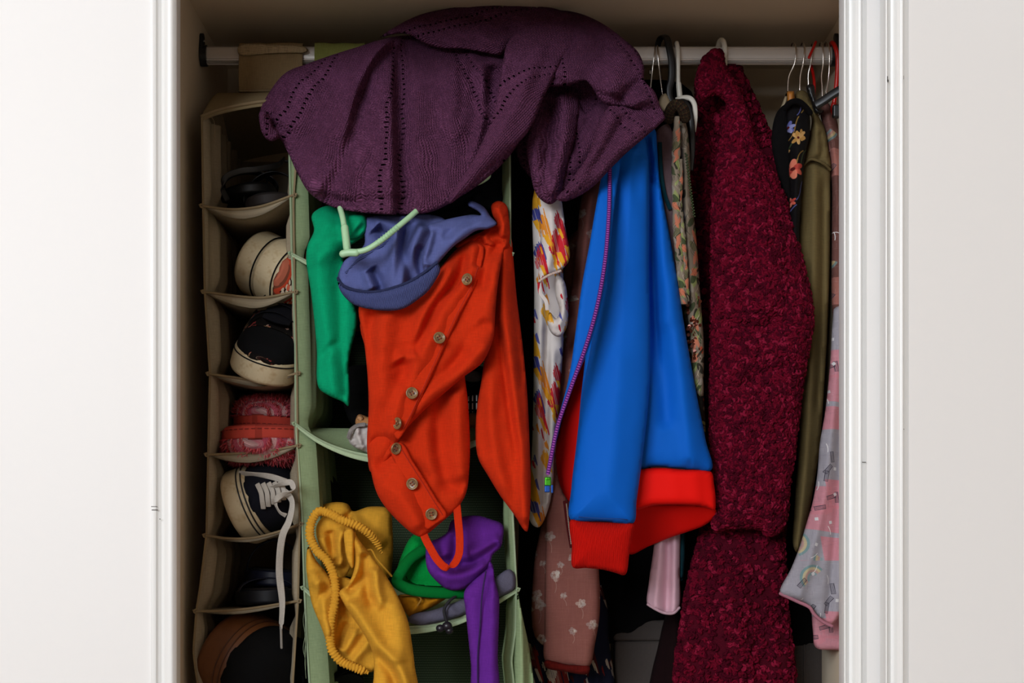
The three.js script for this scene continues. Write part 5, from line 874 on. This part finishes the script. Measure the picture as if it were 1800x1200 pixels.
  for (let i = 0; i < n; i++) { const p = c.getPointAt(i / (n - 1)), T = c.getTangentAt(i / (n - 1)), g = tooth.clone(); g.rotateZ(Math.atan2(T.x, -T.y)); g.translate(p.x, p.y, p.z + 0.0016); list.push(g); }
  const z = part('zip_teeth', list, gloss('#8c2c96', 0.4), t, 'magenta-purple zip teeth'); z.userData.kind = 'stuff';
  const a = at(963, 846, 0.240);
  const s = part('zip_slider', [rbox(0.0095, 0.013, 0.005, 0.0018, a.x, a.y, a.z), rbox(0.006, 0.004, 0.007, 0.001, a.x, a.y + 0.004, a.z)], new THREE.MeshPhysicalMaterial({ color: col('#3f9a1c'), metalness: 0.7, roughness: 0.28 }), t, 'metallic green zip slider');
  const b = at(962, 859, 0.241);
  part('pull', [rbox(0.008, 0.010, 0.004, 0.0014, b.x, b.y, b.z), rbox(0.003, 0.012, 0.003, 0.001, b.x + 0.007, b.y, b.z - 0.002)], new THREE.MeshPhysicalMaterial({ color: col('#1d4c9a'), metalness: 0.7, roughness: 0.3 }), s, 'metallic blue pull');
}
{
  const t = thing('pink_tee', 'pale pink tee shirt, its rolled hem showing under the jacket hem', 'tee shirt');
  part('body', cloth({ z: -0.02, h: 3, bulge: 9, edge: 14, th: 4, noise: [2, 30], out: [1152, 700, 1196, 700, 1196, 940, 1195, 1010, 1195, 1066, 1186, 1078, 1168, 1079, 1150, 1071, 1138, 1063, 1141, 1020, 1150, 950], folds: [[7, 7, 9, [1166, 900, 1158, 1000, 1152, 1066], [0, 0]], [-6, 6, 6, [1176, 900, 1174, 1000, 1172, 1075], [0, 0]], [6, 7, 7, [1186, 900, 1186, 1000, 1184, 1075], [0, 0]]] }), fabric('#dcb2c0', { map: null, bumpMap: terryBump, bumpScale: 0.0003 }), t);
  part('rolled_hem', pxTube([[1139, 1062, -0.013], [1152, 1070, -0.007], [1168, 1077, -0.007], [1184, 1077, -0.007], [1194, 1068, -0.013]], 0.0022, 40, 8), fabric('#e3bcc8', { map: null }), t);
  const u = thing('teal_top', 'dark teal top, a thin sliver between the pink tee and the burgundy coat', 'top');
  part('body', cloth({ z: -0.03, h: 3, bulge: 7, edge: 8, th: 4, out: [1190, 700, 1206, 700, 1204, 940, 1203, 1000, 1198, 1022, 1192, 1010, 1192, 900] , noise: [2, 20] }), fabric('#173f49'), u);
}
// ---------- blouse, mauve dress ----------
{
  const t = thing('mauve_dress', 'dull mauve dress with a teal binding squeezed between jacket and leaf print blouse', 'dress');
  part('body', cloth({ z: 0.08, h: 3.2, bulge: 9, edge: 12, th: 4, noise: [2, 30], out: [1152, 236, 1160, 224, 1174, 218, 1184, 240, 1188, 330, 1191, 440, 1198, 560, 1190, 560, 1176, 460, 1164, 360, 1154, 290] }), fabric('#7d6469'), t);
  part('binding', ribbon(way([1160, 250, 0.094], [1162, 300, 0.096], [1168, 340, 0.096], [1178, 368, 0.094]), 0.006, 0.002, new THREE.Vector3(1, 0.2, 0), 30), fabric('#123f4a'), t);
}
{
  const m = fabric('#ffffff', { map: leafPrint, roughness: 0.8 }), d = fabric('#ffffff', { map: darkLeaf, roughness: 0.7 });
  const t = thing('leaf_print_blouse', 'coral and olive leaf print blouse hanging in tight rope-like folds', 'blouse');
  part('body', cloth({ z: 0.085, h: 3, bulge: 12, edge: 12, th: 6, noise: [2, 24], out: [1196, 200, 1206, 218, 1212, 262, 1214, 330, 1224, 420, 1231, 520, 1237, 600, 1237, 650, 1234, 700, 1222, 690, 1212, 600, 1203, 500, 1198, 400, 1194, 300], folds: [[8, 6, 8, [1206, 260, 1208, 400, 1220, 560], [0, 0.1]]] }), m, t);
  part('gathered_fold', loft(Array.from({ length: 60 }, (_, i) => { const u = i / 59, p = at(lerpTab([[0, 1190], [0.25, 1188], [0.6, 1190], [1, 1202]], u), 205 + u * 330, 0.12), r = 0.0065 * (0.55 + 0.45 * Math.sin(Math.min(1, u * 6) * 1.57)) * (1 + 0.12 * Math.sin(u * 90) * Math.sin(u * 23)); return Array.from({ length: 14 }, (_, k) => { const q = -k / 14 * 6.283; return new THREE.Vector3(p.x + Math.cos(q) * r, p.y, p.z + Math.sin(q) * r); }); })), m, t);
  part('gathered_fold', loft(Array.from({ length: 60 }, (_, i) => { const u = i / 59, p = at(lerpTab([[0, 1196], [0.3, 1192], [0.6, 1200], [1, 1206]], u), 280 + u * 250, 0.118), r = 0.0058 * (0.5 + 0.5 * Math.sin(Math.min(1, u * 5) * 1.57)) * (1 + 0.1 * Math.sin(u * 80 + 2)); return Array.from({ length: 14 }, (_, k) => { const q = -k / 14 * 6.283; return new THREE.Vector3(p.x + Math.cos(q) * r, p.y, p.z + Math.sin(q) * r); }); })), m, t);
  part('knotted_strap', tube(way([1176, 208, 0.10], [1180, 192, 0.11], [1190, 184, 0.118], [1200, 192, 0.12], [1204, 206, 0.115]), 0.009, 40, 12), d, t);
  part('beaded_edge', Array.from({ length: 44 }, (_, i) => { const u = i / 43, p = at(lerpTab([[0, 1205], [0.4, 1210], [1, 1219]], u), 270 + u * 110, 0.112), g = new THREE.SphereGeometry(0.0016, 7, 5); g.translate(p.x + (i % 2) * 0.002, p.y, p.z); return g; }), gloss('#2c3a1c', 0.3), t);
  part('dark_hem_panel', cloth({ z: 0.08, h: 3, bulge: 11, edge: 12, th: 5, noise: [3, 18], out: [1198, 520, 1210, 528, 1216, 560, 1230, 575, 1236, 620, 1237, 690, 1240, 760, 1236, 780, 1222, 720, 1210, 620, 1200, 560] }), d, t, 'dark leaf-print panel with glossy sequins');
  const list = []; seed = 55; for (let i = 0; i < 60; i++) { const p = at(1203 + rnd() * 26 + (i % 3) * 2, 520 + rnd() * 110, 0.0965), g = new THREE.CylinderGeometry(0.0026, 0.0026, 0.0005, 10); g.rotateX(1.2 + rnd() * .7); g.rotateY(rnd() - .5); g.translate(p.x, p.y, p.z); list.push(g); }
  const sq = part('sequins', list, gloss('#51200f', 0.2, { metalness: 0.5 }), t); sq.userData.kind = 'stuff';
}
// ---------- the burgundy boucle coat ----------
{
  const base = fabric('#4a0418', { bumpMap: terryBump, bumpScale: 0.002, map: null });
  const t = thing('boucle_coat', 'long burgundy coat of nubby looped wool with a turned-up collar', 'coat');
  const body = part('body', cloth({ z: (x, y) => lerpTab([[110, -0.015], [300, -0.02], [900, -0.01], [1200, 0.02]], y) - 0.055 * (1 - sstep(1246, 1292, x)) * sstep(1000, 860, y), h: 4, bulge: 26, edge: 34, th: 170, noise: [5, 40],
    out: [1238, 105, 1256, 96, 1280, 104, 1298, 118, 1308, 142, 1326, 178, 1345, 224, 1362, 252, 1378, 300, 1388, 360, 1396, 420, 1400, 480, 1398, 600, 1392, 740, 1382, 860, 1376, 950, 1380, 1060, 1382, 1240, 1200, 1240, 1203, 1080, 1216, 1010, 1234, 940, 1246, 880, 1246, 740, 1242, 560, 1232, 480, 1222, 400, 1216, 330, 1220, 270, 1228, 210, 1226, 160, 1232, 125],
    folds: [[16, 22, 30, [1290, 1000, 1292, 1100, 1290, 1235], [0.1, 0]], [-14, 14, 14, [1236, 180, 1244, 320, 1244, 500, 1250, 760], [0.1, 0.1]]] }), base, t);
  const collar = part('collar', cloth({ z: 0.035, h: 3.4, bulge: 14, edge: 16, th: 10, noise: [3, 20], out: [1232, 128, 1244, 100, 1262, 91, 1268, 104, 1272, 122, 1290, 150, 1306, 190, 1318, 236, 1326, 280, 1310, 262, 1292, 210, 1276, 172, 1256, 160, 1236, 168, 1228, 150] }), base, t);
  const sleeve = part('sleeve', cloth({ z: (x, y) => lerpTab([[180, 0.015], [320, 0.035], [560, 0.055], [920, 0.055]], y), h: 4, bulge: 36, edge: 56, th: 14, noise: [5, 46],
    out: [1284, 188, 1300, 200, 1318, 240, 1336, 270, 1360, 310, 1384, 372, 1400, 430, 1414, 490, 1425, 545, 1424, 580, 1416, 625, 1406, 680, 1398, 750, 1392, 800, 1384, 860, 1378, 910, 1368, 932, 1352, 938, 1340, 928, 1310, 924, 1275, 926, 1258, 930, 1254, 900, 1258, 860, 1254, 800, 1252, 700, 1254, 560, 1255, 420, 1259, 320, 1268, 260],
    folds: [[10, 26, 22, [1300, 260, 1330, 360, 1350, 480, 1340, 560]], [-9, 18, 18, [1258, 560, 1320, 580, 1400, 560], [0.2, 0.2]], [8, 20, 20, [1280, 620, 1310, 720, 1320, 850]], [-8, 14, 14, [1285, 690, 1330, 660, 1390, 640]]] }), base, t);
  const curl = mergeGeometries([[0, 0, 0], [1.2, 0.4, 1], [2.4, 0.2, 2]].map(([a, b, c]) => { const g = new THREE.TorusGeometry(0.0018, 0.00115, 6, 8, 5.4); g.rotateX(a); g.rotateY(b + c); g.translate((rnd() - .5) * .002, (rnd() - .5) * .002, 0.0012); return g; }));
  const wool = new THREE.MeshPhysicalMaterial({ color: 0xffffff, roughness: 1, specularIntensity: 0.2, });
  for (const [m, n] of [[body, 11000], [collar, 2000], [sleeve, 8500]]) {
    const P = m.geometry.attributes.position.array, N = m.geometry.attributes.normal.array, I = m.geometry.index.array, cum = []; let tot = 0; const tri = [];
    const A = new THREE.Vector3(), B = new THREE.Vector3(), C = new THREE.Vector3();
    for (let i = 0; i < I.length; i += 3) {
      A.fromArray(P, I[i] * 3); B.fromArray(P, I[i + 1] * 3); C.fromArray(P, I[i + 2] * 3);
      if (N[I[i] * 3 + 2] < -0.25) continue;
      tot += B.clone().sub(A).cross(C.clone().sub(A)).length() / 2; cum.push(tot); tri.push(i);
    }
    const im = new THREE.InstancedMesh(curl, wool, n), M4 = new THREE.Matrix4(), q = new THREE.Quaternion(), zz = new THREE.Vector3(0, 0, 1), k = new THREE.Color();
    for (let i = 0; i < n; i++) {
      const r = rnd() * tot; let lo = 0, hi = cum.length - 1; while (lo < hi) { const mid = (lo + hi) >> 1; cum[mid] < r ? lo = mid + 1 : hi = mid; }
      const j = tri[lo]; let u = rnd(), v = rnd(); if (u + v > 1) { u = 1 - u; v = 1 - v; }
      A.fromArray(P, I[j] * 3); B.fromArray(P, I[j + 1] * 3); C.fromArray(P, I[j + 2] * 3);
      const p = A.clone().addScaledVector(B.sub(A), u).addScaledVector(C.sub(new THREE.Vector3().fromArray(P, I[j] * 3)), v);
      const nn = new THREE.Vector3().fromArray(N, I[j] * 3).add(new THREE.Vector3(rnd() - .5, rnd() - .5, rnd() - .5).multiplyScalar(.8)).normalize();
      q.setFromUnitVectors(zz, nn).multiply(new THREE.Quaternion().setFromAxisAngle(zz, rnd() * 6.28));
      M4.compose(p, q, new THREE.Vector3().setScalar(0.9 + rnd() * 0.95)); im.setMatrixAt(i, M4);
      k.set(rnd() < 0.12 ? '#7d1430' : rnd() < 0.5 ? '#62061f' : '#450317'); im.setColorAt(i, k);
    }
    im.name = numbered('looped_pile'); im.userData.kind = 'stuff'; t.add(im);
  }
}
// ---------- right-hand end of the rail ----------
{
  const t = thing('floral_kimono', 'black kimono with coral flowers and blue stems hanging left of the olive dress', 'kimono');
  part('sleeve', cloth({ z: 0.02, h: 3.4, bulge: 12, edge: 16, th: 6, noise: [3, 30], out: [1364, 200, 1378, 184, 1392, 178, 1398, 200, 1396, 260, 1398, 330, 1402, 400, 1396, 440, 1384, 400, 1370, 320, 1356, 250] }), fabric('#0f0d0e'), t);
  part('front', cloth({ z: 0.045, h: 2.8, bulge: 12, edge: 12, th: 6, noise: [3, 24], out: [1384, 186, 1396, 178, 1412, 184, 1422, 198, 1424, 230, 1416, 270, 1410, 320, 1406, 380, 1404, 430, 1396, 460, 1390, 420, 1388, 340, 1386, 260], folds: [[6, 6, 8, [1404, 190, 1402, 260, 1398, 400]]] }), fabric('#ffffff', { map: nightFloral, roughness: 0.7 }), t, 'floral front panel');
  part('neckline', tube(way([1380, 190, 0.06], [1390, 180, 0.07], [1402, 178, 0.072], [1414, 186, 0.068], [1424, 198, 0.06]), 0.0045, 30, 10), fabric('#0f0d0e'), t);
}
{
  const m = fabric('#796843'); const t = thing('olive_dress', 'olive green dress with a gathered shoulder seam hanging between kimono and printed shirt', 'dress');
  part('skirt', cloth({ z: 0.0, h: 3.6, bulge: 16, edge: 18, th: 110, noise: [2, 50], out: [1414, 280, 1432, 284, 1458, 290, 1460, 330, 1457, 520, 1451, 640, 1442, 770, 1428, 870, 1410, 955, 1403, 972, 1395, 962, 1396, 900, 1403, 780, 1402, 650, 1400, 450, 1406, 340], folds: [[9, 8, 10, [1432, 290, 1430, 500, 1420, 760, 1402, 960], [0, 0]], [-8, 6, 6, [1448, 300, 1446, 520, 1436, 740], [0.1, 0.1]]] }), m, t);
  part('bodice', cloth({ z: 0.012, h: 3, bulge: 15, edge: 16, th: 7, noise: [2, 24], out: [1398, 164, 1408, 158, 1420, 164, 1428, 182, 1440, 206, 1450, 226, 1456, 260, 1460, 298, 1446, 290, 1430, 284, 1412, 290, 1416, 262, 1424, 232, 1426, 205, 1414, 186, 1400, 180], folds: [[5, 5, 6, [1424, 180, 1436, 230, 1434, 280]], [-4, 4, 4, [1440, 230, 1446, 262, 1440, 286]]] }), m, t);
  part('gathered_seam', tube(way([1413, 289, 0.025], [1424, 280, 0.031], [1436, 282, 0.033], [1448, 288, 0.029], [1459, 298, 0.019]), 0.0022, 30, 8), m, t);
}
{
  const t = thing('patterned_blouse', 'reddish brown patterned blouse at the end of the rail above the grey-pink shirt', 'blouse');
  part('body', cloth({ z: 0.0, h: 3.4, bulge: 12, edge: 14, th: 6, noise: [3, 24], out: [1442, 192, 1454, 180, 1466, 200, 1478, 240, 1488, 300, 1490, 560, 1474, 600, 1464, 560, 1462, 420, 1462, 320, 1454, 250], folds: [[7, 5, 6, [1452, 190, 1466, 260, 1472, 420]]] }), fabric('#ffffff', { map: squiggle('#6f4a44', '#a56b62', 9) }), t);
}
{
  const t = thing('printed_shirt', 'grey lilac and pink shirt with squiggle print, its tail flaring out beside the sliding door', 'shirt');
  const m = fabric('#ffffff', { map: squiggle('#a6a3ad', '#d58996', 0), bumpScale: 0.0008 });
  part('rear_tail', cloth({ z: 0.02, h: 3.2, bulge: 9, edge: 14, th: 110, noise: [2, 30], out: [1440, 900, 1500, 880, 1505, 1144, 1470, 1142, 1434, 1138, 1429, 1110, 1427, 1070] }), m, t);
  part('front_tail', cloth({ z: zTab([540, 0.05], [900, 0.075], [1080, 0.09]), h: 3, bulge: 12, edge: 20, th: 5, noise: [3, 34], out: [1468, 540, 1464, 560, 1459, 640, 1451, 720, 1441, 780, 1437, 830, 1429, 880, 1416, 925, 1404, 965, 1390, 1000, 1371, 1042, 1400, 1054, 1424, 1066, 1440, 1084, 1462, 1098, 1476, 1080, 1486, 1040, 1500, 980, 1505, 760, 1500, 545], folds: [[8, 10, 10, [1472, 620, 1462, 760, 1440, 920, 1405, 1045], [0.1, 0]], [-7, 8, 8, [1478, 700, 1474, 860, 1456, 1080], [0.1, 0]]] }), m, t);
  part('turned_hem', pxTube([[1372, 1043, 0.09], [1400, 1056, 0.095], [1424, 1068, 0.1], [1430, 1078, 0.1], [1446, 1092, 0.1], [1462, 1100, 0.1]], 0.0026, 30, 8), fabric('#d58ea0'), t, 'pink turned hem');
}
// ---------- hangers on the rail ----------
const yr = 97;
{
  const t = thing('hanger', 'wire-hooked hanger with a pale wooden neck just right of the shawl', 'hanger');
  part('hook', pxTube([[1162, 136, -0.012], [1160, 120, -0.016], [1157, 90, -0.014], [1156, 80, 0.0], [1156, 88, 0.014], [1158, 114, 0.014], [1161, 140, 0.008], [1165, 170, 0.004]], 0.0013, 70, 8), M.chrome, t);
  part('hook_tip', pxTube([[1161, 133, -0.012], [1161, 137, -0.012]], 0.0022, 6, 8), M.chrome, t);
  part('neck', cloth({ z: 0.02, h: 2.6, bulge: 8, edge: 6, th: 8, out: [1162, 168, 1172, 164, 1180, 178, 1186, 196, 1172, 200, 1158, 188] }), M.paleWood, t);
  const u = thing('hanger', 'bare wire hook nearest the shawl, its round tip hanging behind the rail', 'hanger');
  part('hook', pxTube([[1143, 126, -0.012], [1145, 112, -0.016], [1149, 90, -0.014], [1151, 81, 0.0], [1151, 90, 0.014], [1147, 122, 0.012], [1144, 150, 0.008], [1142, 190, 0.004]], 0.0012, 70, 8), M.chrome, u);
  part('hook_tip', pxTube([[1143, 125, -0.012], [1143, 129, -0.012]], 0.0022, 6, 8), M.chrome, u);
}
{
  const t = thing('hanger', 'thick black plastic hanger with a broad flat hook', 'hanger');
  part('hook', ribbon(way([1158, 100, -0.012], [1156, 82, -0.012], [1162, 66, -0.002], [1171, 66, 0.012], [1177, 86, 0.02], [1181, 112, 0.022], [1180, 140, 0.022], [1176, 156, 0.022], [1178, 172, 0.022], [1188, 186, 0.024]), (q) => 0.0085 + 0.003 * Math.sin(q * 3.1), 0.006, new THREE.Vector3(1, 0.2, 0), 80), M.blackPlastic, t);
  part('arm', ribbon(way([1182, 186, 0.022], [1192, 178, 0.026], [1204, 180, 0.03], [1212, 196, 0.034], [1216, 222, 0.036], [1217, 262, 0.036], [1214, 300, 0.034]), 0.0095, 0.006, new THREE.Vector3(1, 0.2, 0), 60), M.blackPlastic, t);
}
{
  const t = thing('hanger', 'off-white plastic hanger with a round hook beside the thick black one', 'hanger');
  part('hook', pxTube([[1186, 112, -0.014], [1187, 92, -0.016], [1189, 78, -0.004], [1190, 77, 0.008], [1192, 92, 0.016], [1192, 110, 0.016], [1192, 140, 0.012], [1195, 172, 0.01]], 0.0036, 60, 12), M.whitePlastic, t);
  part('socket', pxTube([[1193, 148, 0.011], [1195, 170, 0.01]], 0.0044, 10, 12), M.whitePlastic, t);
  part('arm', ribbon(way([1188, 176, 0.012], [1200, 172, 0.014], [1213, 173, 0.018], [1220, 182, 0.02], [1222, 204, 0.022], [1219, 232, 0.02]), 0.008, 0.007, new THREE.Vector3(1, 0.6, 0), 50), M.whitePlastic, t);
  const u = thing('hanger', 'cream plastic hook poking out of the burgundy coat collar', 'hanger');
  part('hook', pxTube([[1262, 100, -0.014], [1262, 86, -0.014], [1266, 72, -0.004], [1271, 72, 0.006], [1274, 84, 0.014], [1274, 106, 0.014], [1273, 130, 0.012], [1272, 170, 0.01]], 0.0042, 60, 12), M.whitePlastic, u);
}
const wire = (t, pts, r = 0.0013) => part('hook', pxTube(pts, r, 70, 8), M.chrome, t);
{
  const t = thing('hanger', 'chrome-hooked hanger with an orange wooden neck over the floral kimono', 'hanger');
  wire(t, [[1390, 100, -0.014], [1391, 84, -0.012], [1394, 75, 0.0], [1399, 84, 0.014], [1397, 110, 0.014], [1387, 134, 0.008], [1385, 150, 0.004], [1385, 168, 0.0]]);
  part('neck', cloth({ z: 0.03, h: 2.6, bulge: 8, edge: 4, th: 10, out: [1383, 160, 1396, 160, 1398, 182, 1384, 184], sharp: true }), M.wood, t, 'orange varnished wood');
  part('shoulder', cloth({ z: 0.01, h: 3, bulge: 8, edge: 8, th: 8, out: [1384, 160, 1382, 186, 1374, 205, 1366, 206, 1374, 184] }), M.paleWood, t);
  const u = thing('hanger', 'chrome-hooked hanger inside the olive dress', 'hanger');
  wire(u, [[1407, 100, -0.014], [1408, 84, -0.012], [1411, 74, 0.0], [1414, 84, 0.014], [1412, 110, 0.014], [1407, 132, 0.008], [1406, 150, 0.004], [1406, 166, 0.002]]);
  part('shoulder', pxTube([[1404, 166, -0.01], [1416, 176, -0.02], [1430, 204, -0.03]], 0.004, 20, 10), M.paleWood, u);
}
{
  const t = thing('hanger', 'chrome hook with a red sleeve at its tip above a black clip', 'hanger');
  wire(t, [[1425, 100, -0.014], [1426, 84, -0.012], [1429, 75, 0.0], [1429, 88, 0.014], [1425, 112, 0.014], [1421, 130, 0.012], [1421, 152, 0.01]]);
  part('tip_sleeve', pxTube([[1434, 74, 0.006], [1428, 88, 0.014], [1422, 101, 0.018]], 0.0022, 16, 10), M.redPlastic, t, 'red rubber sleeve');
  part('clip', cloth({ z: 0.03, h: 2.6, bulge: 6, edge: 5, th: 6, out: [1418, 150, 1430, 149, 1434, 168, 1440, 186, 1448, 196, 1434, 200, 1426, 180, 1420, 166] }), M.blackPlastic, t);
  const u = thing('hanger', 'red coated hook partly hidden behind the chrome hooks at the right end', 'hanger');
  part('hook', pxTube([[1424, 108, -0.02], [1427, 120, -0.018], [1431, 142, -0.012], [1431, 170, -0.01], [1430, 190, -0.008]], 0.0024, 40, 10), M.redPlastic, u);
}
{
  const t = thing('hanger', 'chrome hook, third from the right end of the rail, carrying the patterned blouse', 'hanger');
  wire(t, [[1441, 98, -0.014], [1441, 82, -0.012], [1443, 73, 0.0], [1446, 82, 0.014], [1447, 110, 0.014], [1444, 134, 0.008], [1445, 152, 0.004], [1446, 180, 0.0]]);
  part('shoulder', pxTube([[1438, 200, 0.0], [1446, 182, 0.0], [1456, 196, 0.0], [1470, 240, 0.0]], 0.0035, 24, 8), M.chrome, t);
  const u = thing('hanger', 'black trouser hanger with a slanting bar ending at the sliding door', 'hanger');
  wire(u, [[1451, 96, -0.014], [1450, 80, -0.012], [1452, 73, 0.0], [1457, 80, 0.014], [1458, 112, 0.014], [1456, 140, 0.012], [1452, 164, 0.012]]);
  part('bar', ribbon(way([1432, 186, 0.05], [1446, 178, 0.053], [1462, 167, 0.056], [1492, 149, 0.062]), 0.0135, 0.010, new THREE.Vector3(0.4, 1, 0), 30), M.blackPlastic, u);
  part('clip', rbox(0.012, 0.02, 0.012, 0.003, ...at(1470, 196, 0.05).toArray()), M.blackPlastic, u);
  const v = thing('hanger', 'red plastic coated hook, last on the rail next to the black socket', 'hanger');
  part('hook', pxTube([[1462, 100, -0.016], [1460, 84, -0.012], [1462, 75, 0.0], [1468, 82, 0.016], [1472, 100, 0.018], [1472, 122, 0.016], [1470, 150, 0.012], [1466, 184, 0.008]], 0.0034, 60, 12), M.redPlastic, v);
  part('neck', pxTube([[1466, 184, 0.008], [1464, 200, 0.006]], 0.0048, 10, 10), M.redPlastic, v);
}
scene.traverse((o) => { if (o.isMesh) { o.castShadow = true; o.receiveShadow = true; } });
renderer.render(scene, camera);
